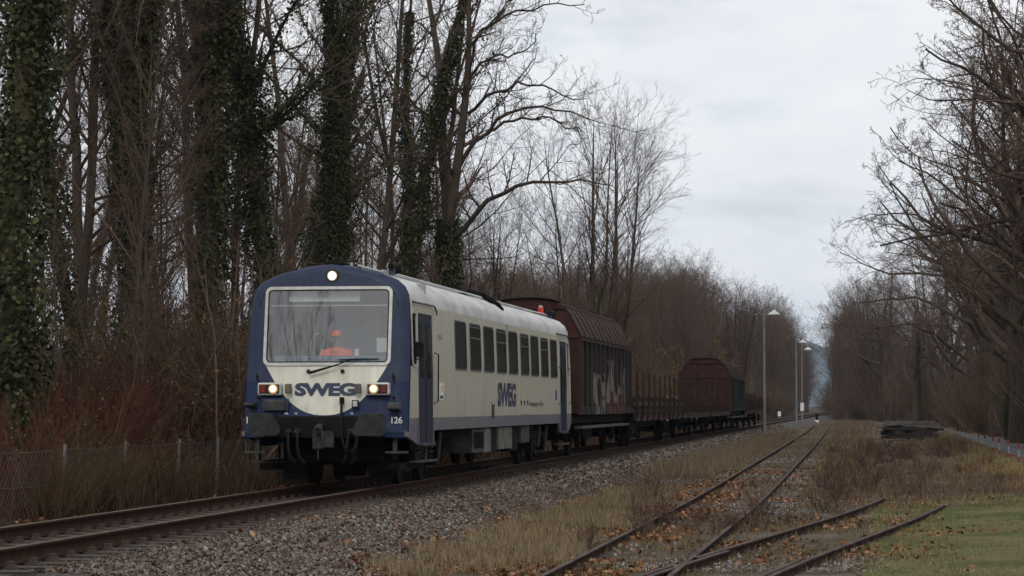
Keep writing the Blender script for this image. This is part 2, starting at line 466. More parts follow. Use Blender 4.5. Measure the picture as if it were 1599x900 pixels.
# loose ballast stones: real stones, one joined part
def stones(n, tf, s0, s1, size, seed, zf, gamma=1.0):
    g = np.random.default_rng(seed)
    base = np.array([[1, 1, -.8], [-1, 1, -.8], [-1, -1, -.8], [1, -1, -.8], [.9, .1, .9], [-.7, .6, .9], [-.3, -.9, .9]], float)   # a seven-cornered chip
    faces = np.array([[0, 1, 5], [0, 5, 4], [1, 2, 5], [2, 6, 5], [2, 3, 6], [3, 4, 6], [3, 0, 4], [4, 5, 6]])
    t = tf(g, n); s = s0 + (s1 - s0) * g.random(n) ** gamma
    v = base[None] * g.uniform(.55, 1.05, (n, 7, 1)) * np.stack([g.uniform(.6, 1.25, n), g.uniform(.6, 1.25, n), g.uniform(.4, .8, n)], -1)[:, None, :]
    q = g.normal(size=(n, 4)); q /= np.linalg.norm(q, axis=1)[:, None]
    w, x, y, z = q.T
    Rm = np.stack([1 - 2 * (y * y + z * z), 2 * (x * y - z * w), 2 * (x * z + y * w), 2 * (x * y + z * w), 1 - 2 * (x * x + z * z), 2 * (y * z - x * w), 2 * (x * z - y * w), 2 * (y * z + x * w), 1 - 2 * (x * x + y * y)], -1).reshape(n, 3, 3)
    v = np.einsum('nij,nkj->nki', Rm, v) * (size * g.uniform(.55, 1.25, n))[:, None, None]
    nn = .30 * sst(s, 34, 60)
    tt = np.where(t > 1.7, t - (t - 1.7) * nn, t)
    v += np.stack([tt + bend(s), s, zf(t, s) + size * .15], -1)[:, None, :]
    F = (faces[None] + (np.arange(n) * 7)[:, None, None]).reshape(-1, 3)
    return v.reshape(-1, 3), F, np.repeat(g.random(n), 7)
def join(parts):
    V = []; F = []; A = []; b = 0
    for v, f, a in parts: V.append(v); F.append(f + b); A.append(a); b += len(v)
    return np.concatenate(V), np.concatenate(F), np.concatenate(A)
zb = lambda t, s: bal_z(t)
m_stone = rnd_mat('ballast_stone', [(0.0, (0.035, 0.028, 0.024)), (0.25, (0.085, 0.068, 0.058)), (0.5, (0.125, 0.110, 0.098)), (0.72, (0.165, 0.14, 0.118)), (0.88, (0.15, 0.095, 0.066)), (1.0, (0.31, 0.29, 0.27))], 0.85, 0.10, 0.8)
_s = Nodes('ballast_stone_stained')
_f = _s.math('ADD', _s.attr('rnd'), _s.math('MULTIPLY', _s.math('SUBTRACT', _s.noise(.8, 3), .5), .25))
_cl = _s.ramp(_f, [(0.0, (0.035, 0.029, 0.025)), (0.25, (0.098, 0.080, 0.067)), (0.5, (0.148, 0.124, 0.105)), (0.72, (0.195, 0.158, 0.128)), (0.88, (0.175, 0.108, 0.074)), (1.0, (0.31, 0.29, 0.27))])
_x = _s.math('ABSOLUTE', _s.xyz()[0])
_st = _s.math('MULTIPLY', _s.step(_s.math('ADD', _x, _s.math('MULTIPLY', _s.noise(1.5, 4), .9)), 2.25, 1.35), .75)      # brake dust and rust near the rails
_s.bsdf(_s.mix(_st, _cl, (.058, .038, .028)), .85, spec=.2)
m_stone = _s.m
right = lambda g, n: 0.86 + 2.45 * g.random(n) ** .9
parts = [stones(36000, right, 23, 56, .029, 1, zb, 1.0),
         stones(9500, right, 56, 115, .044, 2, zb, 1.0),
         stones(3500, right, 115, 200, .07, 3, zb, 1.2),
         stones(5500, lambda g, n: g.uniform(-.66, .66, n), 22, 56, .034, 4, zb),
         stones(4500, lambda g, n: -.86 - 1.9 * g.random(n), 28, 65, .038, 5, zb)]
v, f_, a = join(parts)
so = link('ballast_stones', mesh_np('ballast_stones', v, f_, m_stone, a), track); so['kind'] = 'stuff'

# ------------------------------------------------------------------ old sidings
def curve(pts, ys):
    p = np.array(pts); return [(float(np.interp(y, p[:, 1], p[:, 0])), float(y)) for y in ys]
def smooth_c(pts, ys):
    p = np.array(pts); x = np.interp(ys, p[:, 1], p[:, 0])
    for _ in range(3): x[1:-1] = (x[:-2] + 2 * x[1:-1] + x[2:]) / 4
    return list(zip(x.tolist(), list(map(float, ys))))
A_C = [(6.13, 5), (6.13, 52), (6.02, 65), (5.78, 88), (5.5, 117), (4.85, 173), (4.25, 217), (3.3, 270)]
B_C = [(6.13, 8), (6.4, 20), (7.3, 29.3), (7.72, 33), (8.58, 39.5), (9.3, 45), (9.88, 50.3), (10.22, 54), (10.65, 64), (10.8, 76), (10.78, 90), (10.62, 124), (10.4, 165)]
SZ = -0.62
sid_a = empty('siding_track'); tag(sid_a, kind='structure', label='overgrown rusty siding next to the main line')
sid_b = empty('diverging_siding_track'); tag(sid_b, kind='structure', label='overgrown siding curving right from the turnout towards the sleeper pile')
ya = np.arange(8, 262, 2.0); yb = np.arange(29.5, 166, 1.2)
ca, cb = smooth_c(A_C, ya), smooth_c(B_C, yb)
for sx in (-.76, .76):
    rail('rail', [(x + sx, y) for x, y in ca], SZ, sid_a, m_oldrail.m, m_oldhead.m)
bl = [(x - .76, y) for x, y in smooth_c(B_C, np.arange(24, 166, .8))]
for a_, b_, e_ in ((23, 31.9, None), (32.7, 58.5, 58.5), (82, 166, 82)):
    rail('rail', [q for q in bl if a_ < q[1] < b_], SZ + .003, sid_b, m_oldrail.m, m_oldhead.m, e_)
br_ = [(x + .76, y) for x, y in smooth_c(B_C, np.arange(20, 166, .8))]
for a_, b_, e_ in ((19, 55.0, 55.0), (82, 166, 82)):
    rail('rail', [q for q in br_ if a_ < q[1] < b_], SZ, sid_b, m_oldrail.m, m_oldhead.m, e_)
rail('check_rail', [(x + .66, y) for x, y in smooth_c(B_C, np.arange(27.2, 33.0, .6))], SZ + .002, sid_b, m_oldrail.m, m_oldhead.m)
rail('wing_rail', [(x - .66, y) for x, y in smooth_c(B_C, np.arange(28.0, 34.6, .6))], SZ - .004, sid_b, m_oldrail.m, m_oldhead.m)
def sleepers(parent, c, step, seed, half=1.25, skip=0.15, zoff=0.0):
    g = random.Random(seed)
    o0 = None; y = c[0][1]; xs_, ys_ = [p[0] for p in c], [p[1] for p in c]
    while y < c[-1][1]:
        if g.random() > skip:
            x = float(np.interp(y, ys_, xs_)); x2 = float(np.interp(y + .5, ys_, xs_))
            if o0 is None:
                b = MB(); b.prism([(-half, -.16), (half, -.16), (half + .0, -.02), (half - .03, 0), (-half + .02, .0), (-half, -.03)], 'y', -.125, .125)
                o = o0 = b.build('sleeper', m_oldsleeper, parent)
            else:
                o = o0.copy(); col.objects.link(o)
            o.location = (x + g.uniform(-.06, .06), y, SZ - .150 + g.uniform(-.03, .004) + zoff)
            o.rotation_euler = (0, g.uniform(-.006, .006), -math.atan2(x2 - x, .5) + g.uniform(-.03, .03))
        y += step * g.uniform(.92, 1.08)
sleepers(sid_a, [p for p in ca if 24 < p[1] < 190], .66, 3)
sleepers(sid_b, [p for p in cb if p[1] > 35], .66, 4, zoff=-.004)
# ------------------------------------------------------------------ railcar
S0 = 40.77
LEN = 22.63
def livery_side():
    n = Nodes('railcar_cream_side')
    X, Y, Z = n.xyz()
    streak = n.noise(2.0, 5, stretch=(1, 3.0, 0.25))
    cream = n.ramp(streak, [(0.3, (0.33, 0.31, 0.235)), (0.65, (0.43, 0.41, 0.32))])
    grime = n.step(n.math('ADD', Z, n.math('MULTIPLY', n.noise(3, 4), 0.8)), 2.1, 1.35)
    cream = n.mix(n.math('MULTIPLY', grime, 0.30), cream, (0.21, 0.195, 0.16))
    soot = n.math('MULTIPLY', n.step(n.math('ABSOLUTE', n.math('SUBTRACT', Y, n.math('ADD', 11.45, n.math('MULTIPLY', n.noise(1.5, 3), .3)))), .30, .02), n.step(Z, 2.2, 3.2))
    cream = n.mix(n.math('MULTIPLY', soot, .55), cream, (0.07, 0.065, 0.06))
    rain = n.step(n.noise(5.0, 3, stretch=(1, 2.2, .12)), .56, .72)
    cream = n.mix(n.math('MULTIPLY', rain, .28), cream, (0.20, 0.18, 0.14))
    seam = n.math('LESS_THAN', n.math('ABSOLUTE', n.math('SUBTRACT', n.math('FRACT', n.math('DIVIDE', Y, 3.37)), .5)), .0035)
    cream = n.mix(n.math('MULTIPLY', seam, .5), cream, (0.10, 0.095, 0.085))
    band = n.ramp(n.noise(3, 5), [(0.3, (0.095, 0.085, 0.10)), (0.7, (0.135, 0.125, 0.14))])
    c = n.mix(n.math('LESS_THAN', Z, 1.20), cream, band)
    n.bsdf(c, 0.42, spec=0.45)
    return n.m
def livery_front():
    n = Nodes('railcar_blue_front')
    X, Y, Z = n.xyz()
    up = n.ramp(n.noise(2.5, 5), [(0.3, (0.015, 0.022, 0.050)), (0.7, (0.024, 0.034, 0.068))])
    low = n.ramp(n.noise(2.5, 5), [(0.3, (0.005, 0.014, 0.050)), (0.7, (0.009, 0.020, 0.064))])
    blue = n.mix(n.math('LESS_THAN', Z, 1.83), up, low)
    arc = n.math('ADD', 1.25, n.math('MULTIPLY', 0.9, n.math('POWER', n.math('DIVIDE', n.math('ABSOLUTE', X), 1.09), 2.35)))
    w = n.math('MULTIPLY', n.math('GREATER_THAN', Z, arc), n.math('LESS_THAN', n.math('ABSOLUTE', X), 1.10))
    w = n.math('MULTIPLY', w, n.math('LESS_THAN', Z, 2.6))
    dirt = n.noise(1.6, 5, stretch=(2.5, 1, 0.5))
    cr = n.ramp(dirt, [(0.3, (0.50, 0.49, 0.40)), (0.65, (0.66, 0.65, 0.55))])
    c = n.mix(w, blue, cr)
    fly = n.math('MULTIPLY', n.step(n.noise(7, 4, stretch=(1.4, 1, .5)), .50, .75), n.step(Z, 2.6, 1.2))
    c = n.mix(n.math('MULTIPLY', fly, .32), c, (0.10, 0.09, 0.07))
    n.bsdf(c, n.math('ADD', .38, n.math('MULTIPLY', n.noise(4, 4), .25)), spec=0.25)
    return n.m
m_cream, m_front = livery_side(), livery_front()
m_blue = mat('door_blue', (0.013, 0.018, 0.038), 0.55, (0.009, 0.012, 0.026), scale=3, spec=.15)
m_roof = mat('railcar_roof_grey', (0.50, 0.50, 0.49), 0.45, (0.30, 0.295, 0.28), scale=1.4, stretch=(2, .6, 1), lo=.3, hi=.6)
m_frame = mat('aluminium_frame', (0.50, 0.49, 0.46), 0.4, (0.36, 0.35, 0.32), scale=9, metal=0.2)
m_winframe = mat('window_frame_alloy', (0.10, 0.098, 0.09), 0.5, (0.06, 0.058, 0.055), scale=9, metal=0.3)
m_rubber = mat('black_rubber', (0.012, 0.012, 0.012), 0.7, spec=.15)
m_under = mat('underframe_black', (0.014, 0.013, 0.012), 0.8, (0.006, 0.0055, 0.005), scale=5, bump=.2, spec=.08)
m_underg = mat('underframe_grey', (0.075, 0.074, 0.07), 0.8, (0.03, 0.029, 0.027), scale=4, spec=.15)
m_buffer = mat('buffer_grey_green', (0.038, 0.042, 0.039), 0.85, (0.02, 0.022, 0.021), scale=5, bump=.15, spec=.12)
m_steel = mat('worn_steel', (0.06, 0.056, 0.052), 0.7, (0.02, 0.018, 0.016), scale=7, metal=.3, spec=.2)
m_dark = mat('dark_grille', (0.02, 0.022, 0.03), 0.6)
m_letter = mat('sweg_blue', (0.018, 0.026, 0.065), 0.45, (0.013, 0.02, 0.05), scale=5)
m_white = mat('white_marking', (0.72, 0.72, 0.70), 0.5, (0.55, 0.55, 0.53), scale=12)
m_red = mat('tail_lamp_red', (0.16, 0.012, 0.008), 0.25)
m_lamp = glow('headlamp_glow', (1.0, 0.80, 0.50), 2.6)
m_lamp2 = glow('headlamp_reflector_glow', (1.0, 0.60, 0.30), 0.7)
m_inner = mat('cab_interior', (0.36, 0.37, 0.38), 0.7, (0.26, 0.27, 0.28), scale=3)
m_dash = mat('dash_blue_grey', (0.10, 0.15, 0.20), 0.6, (0.07, 0.11, 0.15), scale=5)
m_display = mat('blank_destination_blind', (0.62, 0.62, 0.58), 0.6, (0.5, 0.5, 0.47), scale=3)
def glass(name, tint, refl, dirt=None):
    n = Nodes(name)
    tr = n.new('ShaderNodeBsdfTransparent'); n.put(tr.inputs[0], tint)
    gl = n.new('ShaderNodeBsdfGlossy'); gl.inputs['Roughness'].default_value = 0.03; n.put(gl.inputs[0], (1, 1, 1))
    fr = n.new('ShaderNodeFresnel'); fr.inputs[0].default_value = 1.5
    mx = n.new('ShaderNodeMixShader'); n.put(mx.inputs[0], n.math('ADD', fr.outputs[0], refl))
    n.t.links.new(tr.outputs[0], mx.inputs[1]); n.t.links.new(gl.outputs[0], mx.inputs[2])
    last = mx.outputs[0]
    if dirt:
        X, Y, Z = n.xyz()
        r = n.math('SQRT', n.math('ADD', n.math('POWER', n.math('ADD', X, 0.27), 2.0), n.math('POWER', n.math('SUBTRACT', Z, 1.98), 2.0)))
        out_ = n.math('SUBTRACT', 1.0, n.math('MULTIPLY', n.step(r, 1.19, 1.17), 0.62))      # film wiped thin inside the arc
        df = n.new('ShaderNodeBsdfDiffuse'); n.put(df.inputs[0], (0.30, 0.30, 0.29))
        m2 = n.new('ShaderNodeMixShader')
        n.put(m2.inputs[0], n.math('MULTIPLY', n.math('MULTIPLY', out_, dirt), n.step(n.noise(3, 4), 0.1, 0.7)))
        n.t.links.new(last, m2.inputs[1]); n.t.links.new(df.outputs[0], m2.inputs[2]); last = m2.outputs[0]
    n.t.links.new(last, n.out.inputs[0]); return n.m
m_screen = glass('windscreen_glass', (0.86, 0.89, 0.90), 0.12, 0.05)
m_clear = glass('cab_side_glass', (0.75, 0.78, 0.78), 0.04)
_g = Nodes('tinted_window_glass')
_g.bsdf(_g.ramp(_g.noise(0.8, 3), [(0.35, (0.012, 0.016, 0.014)), (0.65, (0.028, 0.032, 0.029))]), 0.08, spec=0.30)
m_tint = _g.m

car = empty('railcar', (0, S0, 0))
tag(car, 'blue and cream diesel railcar lettered SWEG with lit headlamps leading the train', 'railcar')
PROF = [(1.45, .97), (1.45, 1.25), (1.45, 1.9), (1.445, 2.4), (1.425, 2.9), (1.405, 3.18), (1.385, 3.33), (1.32, 3.47), (1.18, 3.595), (.88, 3.715), (.41, 3.835), (0, 3.88)]
FULL = PROF + [(-x, z) for x, z in PROF[-2::-1]]
def rake(z): return .145 * (z - .9)
def bulge(x): return .10 * (abs(x) / 1.45) ** 2.2
# cab and door zones hang lower: skirts are their own panels
def shell(name, pf, m, y0f, y1f, parent, nseg=14):
    V = []; F = []; k = len(pf)
    for i in range(nseg + 1):
        for x, z in pf:
            a, b = y0f(x, z), y1f(x, z); V.append((x, a + (b - a) * i / nseg, z))
    for i in range(nseg):
        for j in range(k - 1): F.append((i * k + j, i * k + j + 1, (i + 1) * k + j + 1, (i + 1) * k + j))
    b = MB(); b.add(V, F); return b.build(name, m, parent, smooth=True)
yf = lambda x, z: rake(z) + .20
yr = lambda x, z: LEN - rake(z) * .9 - .10
# side walls: pierced at the cab side windows (a strip above and below, posts between)
CW = [(.42, 1.00), (21.68, 22.20)]
def side_wall(sgn):
    b = MB()
    def strip(y0, y1, z0, z1):
        zz = [z for z in (.97, 1.2, 1.9, 2.1, 2.4, 2.9, 3.05, 3.18) if z0 <= z <= z1]
        if zz[0] != z0: zz = [z0] + zz
        if zz[-1] != z1: zz.append(z1)
        P = np.array(PROF[:6])
        V = []
        for z in zz:
            x = sgn * float(np.interp(z, P[:, 1], P[:, 0]))
            V += [(x, y0(z) if callable(y0) else y0, z), (x, y1(z) if callable(y1) else y1, z)]
        b.add(V, [(2 * i, 2 * i + 1, 2 * i + 3, 2 * i + 2) for i in range(len(zz) - 1)])
    f0 = lambda z: rake(z) + .20
    r0 = lambda z: LEN - rake(z) * .9 - .10
    strip(lambda z: min(f0(z), .80), .80, 2.10, 3.05) if False else None
    strip(f0, 1.02, .97, 2.10); strip(f0, 1.02, 3.05, 3.18)
    strip(1.02, 21.66, .97, 3.18)
    strip(21.66, r0, .97, 2.10); strip(21.66, r0, 3.05, 3.18); strip(22.06, r0, 2.10, 3.05) if False else None
    return b.build('side_wall', m_cream, car, smooth=True)
side_wall(1); side_wall(-1)
shell('roof', [p for p in FULL if p[1] > 3.17], m_roof, yf, yr, car)
# cab side windows with glass
for sgn in (1, -1):
    for y0, y1, nm in ((.56, 1.02, 'front'), (21.66, 22.16, 'rear')):
        def to3(u, v, d, sgn=sgn): return (sgn * (float(np.interp(v, [2.0, 3.18], [1.445, 1.405])) + d), u, v)
        o_, i_ = rrect(y0 - .02, y1 + .02, 2.08, 3.07, .08), rrect(y0 + .03, y1 - .04, 2.13, 3.02, .07)
        fr = frame_ring(o_, i_, to3, .02).build('cab_side_window', m_frame, car)
        pb = MB(); pb.add([to3(u, v, .004) for u, v in i_], [tuple(range(len(i_)))]); pb.build('pane', m_clear, fr)
# front end: outline ring -> shoulder ring -> windscreen ring
def inset(pf, d):
    out = []
    for x, z in pf:
        cx, cz = 0, 2.3; q = math.hypot(x - cx, z - cz)
        out.append((x - math.copysign(min(d, abs(x)), x) if abs(x) > .01 else x, z - d * .55 if z > 3.3 else z))
    return out
def end_cap(name, m, parent, front=True, hole=None):
    """closed end of the body; hole = rounded window outline cut through it"""
    rings = [(FULL, .20), (inset(FULL, .015), .11), (inset(FULL, .05), .045), (inset(FULL, .11), .01), (inset(FULL, .18), 0.0)]
    V = []; F = []; k = len(FULL)
    def place(x, z, off):
        y = rake(z) * (1 if front else .9) + off + (bulge(x) if front else bulge(x) * .6)
        if off >= .199: y = rake(z) * (1 if front else .9) + (.20 if front else .10)
        return (x, y if front else LEN - y, z)
    for pf, off in rings:
        for x, z in pf: V.append(place(x, z, off))
    for r in range(len(rings) - 1):
        for j in range(k - 1): F.append((r * k + j, r * k + j + 1, (r + 1) * k + j + 1, (r + 1) * k + j))
    inner = rings[-1][0]
    # fill between the innermost ring and the window by rows
    zs = sorted(set([.97, 1.15, 1.35, 1.6, 1.83, 2.0] + [z for z in np.linspace(2.16, 3.42, 9)] + [3.5, 3.58, 3.65, 3.70, 3.735, 3.765, 3.7805]))
    P = np.array(inner[:len(PROF)])
    hx0, hx1, hz0, hz1 = hole
    def half(z): return float(np.interp(z, P[:, 1], P[:, 0]))
    for a, b in zip(zs[:-1], zs[1:]):
        ha, hb = half(a), half(b)
        def quadrow(u0a, u1a, u0b, u1b, n):
            base = len(V)
            for i in range(n + 1):
                xa = u0a + (u1a - u0a) * i / n; xb = u0b + (u1b - u0b) * i / n
                V.append(place(xa, a, 0)); V.append(place(xb, b, 0))
            for i in range(n): F.append((base + 2 * i, base + 2 * i + 2, base + 2 * i + 3, base + 2 * i + 1))
        if a >= hz0 - 1e-6 and b <= hz1 + 1e-6:
            quadrow(-ha, hx0, -hb, hx0, 3); quadrow(hx1, ha, hx1, hb, 3)
        else: quadrow(-ha, ha, -hb, hb, 16)
    b = MB(); b.add(V, F); return b.build(name, m, parent, smooth=True)
HOLE = (-1.06, 1.06, 2.16, 3.42)
front = end_cap('front_end', m_front, car, True, HOLE)
rear = end_cap('rear_end', m_cream, car, False, HOLE)
def ft(u, v, d): return (u, rake(v) + bulge(u) - d, v)
wo, wi, wg = rrect(-1.125, 1.125, 2.10, 3.475, .11, 6), rrect(-1.07, 1.07, 2.155, 3.42, .075, 6), rrect(-1.05, 1.05, 2.175, 3.40, .06, 6)
def split(outline, n=6):
    out = []
    for i, p in enumerate(outline):
        q = outline[(i + 1) % len(outline)]
        m_ = n if math.hypot(p[0] - q[0], p[1] - q[1]) > .5 else 1
        out += [(p[0] + (q[0] - p[0]) * j / m_, p[1] + (q[1] - p[1]) * j / m_) for j in range(m_)]
    return out
wo, wi, wg = split(wo, 8), split(wi, 8), split(wg, 8)
ws = frame_ring(wo, wi, ft, .022).build('windscreen', m_frame, car, bevel=.004)
gk = frame_ring(wi, wg, ft, .010).build('gasket', m_rubber, ws)
pv = []; pf_ = []
for i in range(17):
    x = -1.07 + 2.14 * i / 16
    for j in range(3):
        z = 2.155 + 1.265 * j / 2; pv.append(ft(x, z, .006))
for i in range(16):
    for j in range(2): pf_.append((i * 3 + j, i * 3 + 3 + j, i * 3 + 4 + j, i * 3 + 1 + j))
MB().add(pv, pf_).build('pane', m_screen, ws, smooth=True)
rw = frame_ring(split(rrect(-1.1, 1.1, 2.12, 3.46, .1, 6), 8), split(rrect(-1.04, 1.04, 2.18, 3.40, .07, 6), 8), lambda u, v, d: (u, LEN - rake(v) * .9 - bulge(u) * .6 + d, v), .02).build('rear_window', m_frame, car)
MB().add([(x, LEN - rake(z) * .9 - bulge(x) * .6 + .004, z) for x in (-1.06, 0, 1.06) for z in (2.16, 3.42)], [(0, 2, 3, 1), (2, 4, 5, 3)]).build('pane', m_tint, rw)

# lower corners of the front (blue, below the bumper line) and the coupling beam
for s in (-1, 1):
    pts = [(s * 1.435, .86), (s * 1.435, .985), (s * .78, .985), (s * .70, .975), (s * 1.10, .86)]
    b = MB(); b.prism(pts, 'y', .075, .45); b.build('front_skirt', m_front, car, bevel=.02)
# cut the blue under the middle: a dark recess with the buffer beam in front
b = MB().box(-1.05, 1.05, -.02, .16, .86, 1.235); b.build('buffer_beam', m_under, car, bevel=.02)
for s in (-1, 1):
    L_ = [(-1.17, 1.28), (-.75, 1.28), (-.60, 1.05), (-.62, .95), (-.68, .905), (-1.10, .895), (-1.17, .94)]
    if s > 0: L_ = [(.77, 1.28), (1.15, 1.285), (1.20, 1.24), (1.20, .95), (1.15, .90), (.68, .905), (.62, .96)]
    bf = MB(); bf.prism(L_, 'y', -.62, -.585); bo = bf.build('buffer', m_buffer, car, bevel=.012)
    MB().cyl((s * .9, -.585, 1.09), (s * .9, -.12, 1.09), .085, 14).build('plunger', m_under, bo, smooth=True)
    MB().ring((s * .9, -.3, 1.09), 'y', [(.13, 0), (.14, .05), (.14, .27), (.17, .28), (.17, .32)], 18).build('socket', m_under, bo, smooth=True)
# draw hook, screw coupling, hoses
cp = MB().box(-.17, .20, -.10, -.02, .70, .98).build('drawgear_plate', m_steel, car, bevel=.01)
hb = MB(); hb.tube([(-.02, -.03, 1.06), (-.02, -.22, 1.06), (-.02, -.30, 1.02), (-.02, -.29, .95), (-.02, -.22, .93)], [.05, .05, .045, .04, .03], 10); hb.build('draw_hook', m_steel, car, smooth=True)
lk = MB()
for s in (-1, 1): lk.tube([(-.02 + s * .04, -.28, 1.08), (-.02 + s * .075, -.31, .95), (-.02 + s * .085, -.32, .80), (-.02 + s * .06, -.31, .70)], .018, 8)
lk.tube([(-.11, -.31, .70), (.07, -.31, .70)], .028, 8); lk.tube([(-.02, -.31, .70), (-.02, -.31, .50)], .014, 6)
lk.build('screw_coupling', m_steel, car, smooth=True)
for x, sg in ((-.58, 1), (-.42, 1), (.50, -1), (.66, -1)):
    h = MB(); h.tube([(x, -.05, .96), (x, -.16, .97), (x + sg * .02, -.24, .88), (x + sg * .03, -.26, .70), (x + sg * .06, -.22, .52), (x + sg * .13, -.14, .44)], [.035, .03, .026, .026, .026, .03], 9)
    o = h.build('brake_hose', m_rubber, car, smooth=True)
    MB().cyl((x, -.02, .96), (x, -.17, .98), .045, 10).build('hose_cock', m_steel, o, smooth=True)
cb = MB(); cb.tube([(.31, -.02, 1.52), (.33, -.06, 1.40), (.33, -.09, 1.15), (.36, -.14, .85), (.42, -.15, .66), (.52, -.12, .62), (.58, -.08, .75)], .022, 8); cb.build('jumper_cable', m_rubber, car, smooth=True)
MB().box(.29, .36, -.05, .04, 1.44, 1.56).build('cable_socket', m_under, car, bevel=.01)
MB().box(.50, .62, -.035, .03, 1.38, 1.51).build('socket_box', m_buffer, car, bevel=.012)
MB().box(.522, .598, -.04, -.03, 1.40, 1.49).build('socket_lid', m_frame, car, bevel=.006)
# headlamps
for s in (-1, 1):
    x0, x1 = (-1.16, -.74) if s < 0 else (.74, 1.15)
    hl = MB().box(x0, x1, -.015, .14, 1.59, 1.81).build('headlamp_unit', m_frame, car, bevel=.03)
    MB().box(x0 + .03, x1 - .03, -.0225, -.01, 1.62, 1.78).build('lens_panel', m_buffer, hl, bevel=.012)
    lx = x1 - .14 if s < 0 else x0 + .14; rx = x0 + .10 if s < 0 else x1 - .10
    MB().box(rx - .045, rx + .045, -.033, -.018, 1.635, 1.765).build('tail_lamp', m_red, hl, bevel=.01)
    MB().ring((lx, -.028, 1.70), 'y', [(.082, 0), (.078, -.012)], 24).build('reflector', m_lamp2, hl, smooth=True)
    MB().ring((lx, -.038, 1.705), 'y', [(.055, 0), (.05, -.012)], 24).build('headlamp', m_lamp, hl, smooth=True)
tl = MB().ring((0.06, .43, 3.66), 'y', [(.125, .08), (.125, -.03), (.105, -.05), (.1, -.045)], 28).build('top_lamp', m_buffer, car, smooth=True)
MB().ring((.06, .38, 3.66), 'y', [(.088, 0), (.088, -.008)], 26).build('chrome_ring', m_frame, tl, smooth=True)
MB().ring((.06, .372, 3.66), 'y', [(.072, 0), (.065, -.012)], 26).build('lamp_glass', m_lamp, tl, smooth=True)
# small fittings of the front
for x in (-.62, .60): MB().box(x - .055, x + .055, -.03, .06, 1.625, 1.79).build('marker_box', mat('weathered_brown_box', (.12, .10, .085), .7), car, bevel=.02)
for x in (-.30, .30):
    MB().ring((x, .152 + .01, 2.005), 'y', [(.035, .02), (.035, -.03), (.02, -.04), (.018, -.055)], 16).build('wiper_boss', m_steel, car, smooth=True)
wp = MB(); wp.tube([(-.26, .06, 1.975), (-.1, .055, 2.02), (.18, .06, 2.10), (.50, .10, 2.215)], [.026, .022, .012, .008], 8)
wo_ = wp.build('wiper', m_rubber, car, smooth=True)
MB().tube([(.22, .125, 2.20), (.55, .13, 2.215), (.93, .165, 2.215)], [.008, .014, .008], 6).build('wiper_blade', m_rubber, wo_, smooth=True)
lv = MB().box(-1.07, -.62, -.005, .08, 1.325, 1.535).build('louvre', m_letter, car, bevel=.006)
for i in range(5):
    z = 1.355 + i * .034; MB().prism([(-.012, z), (-.03, z - .012), (-.012, z + .014)], 'x', -1.03, -.66).build('slat', m_underg, lv)
for x0, x1, z0, z1 in ((-1.37, -1.20, 1.37, 1.465), (1.14, 1.34, 1.32, 1.47)):
    so_ = MB(); so_.prism([(-.08, z0 + .02), (-.12, z0 + .05), (-.12, z1 - .02), (-.08, z1), (.2, z1), (.2, z0)], 'x', x0, x1)
    so_.build('lamp_bracket', m_underg, car, bevel=.015)
for x in (-1.19, 1.20):
    for z in (1.56, 1.92):
        MB().tube([(x, .16, z), (x, .02, z), (x + .05, .02, z - .02)], .015, 6).build('bracket_hook', m_under, car)
for x, z in ((-1.19, 1.92), (1.2, 1.92)):
    MB().tube([(x, .18, z - .08), (x, .05, z - .05), (x, .05, z + .05)], .012, 6).build('handrail_stub', m_under, car)
text_mesh('sweg_lettering', 'SWEG', m_letter, car, 1.07, .225, lambda u, v, d: (u - .53, rake(v + 1.58) + bulge(u - .53) - .006 - d, v + 1.58), bold=.052)
text_mesh('unit_number', '126', m_white, car, .19, .115, lambda u, v, d: (u + 1.17, rake(1.1) + bulge(1.27) - .022 - d, v + 1.11), bold=.012)
text_mesh('unit_number', '126', m_white, car, .19, .115, lambda u, v, d: (u - 1.37, rake(1.1) + bulge(1.27) - .022 - d, v + 1.11), bold=.012)
text_mesh('socket_lettering', 'HBL', m_white, car, .07, .04, lambda u, v, d: (u - .69, rake(1.27) - .012 - d, v + 1.262), bold=.012)
text_mesh('socket_lettering', 'HL', m_white, car, .045, .04, lambda u, v, d: (u - .51, rake(1.27) - .012 - d, v + 1.262), bold=.012)
text_mesh('socket_lettering', 'HL', m_white, car, .045, .04, lambda u, v, d: (u + .47, rake(1.27) - .012 - d, v + 1.262), bold=.012)
text_mesh('sweg_lettering', 'SWEG', m_letter, car, 2.64, .52, lambda u, v, d: (1.451 + d, u + 10.01, v + 1.385), bold=.052)
# cab interior: floor, rear partition with window, console, blind, rail, pillars, driver's seat
ci = MB().box(-1.35, 1.35, 2.25, 2.30, 1.0, 3.6); cio = ci.build('cab_partition', m_inner, car)
MB().box(-.95, -.25, 2.235, 2.249, 2.2, 3.1).build('partition_window', m_tint, cio)
MB().box(-1.38, 1.38, .25, 2.25, 1.0, 1.05).build('cab_floor', m_under, car)
MB().box(-1.0, 1.0, .45, .95, 2.05, 2.28).build('driving_console', m_dash, car, bevel=.04)
MB().box(-.74, .52, .52, .60, 3.215, 3.41).build('destination_blind', m_display, car, bevel=.01)
MB().box(-1.04, 1.04, .50, .53, 3.14, 3.16).build('blind_rail', m_frame, car)
for x in (-.62, .78): MB().box(x - .025, x + .025, 1.9, 1.95, 2.0, 3.2).build('cab_pillar', m_frame, car)
MB().tube([(-.40, .75, 2.25), (-.40, .78, 2.55), (-.34, .80, 2.66), (-.26, .8, 2.68)], .012, 6).build('microphone_arm', m_frame, car)
MB().box(.40, .48, .62, .68, 2.27, 2.40).build('console_phone', m_display, car, bevel=.01)
MB().box(.72, .90, 1.0, 1.05, 2.35, 2.60).build('notice_sheet', m_display, car)
MB().box(-.28, .28, 1.18, 1.30, 1.75, 2.32).build('seat_back', m_dash, car, bevel=.05)
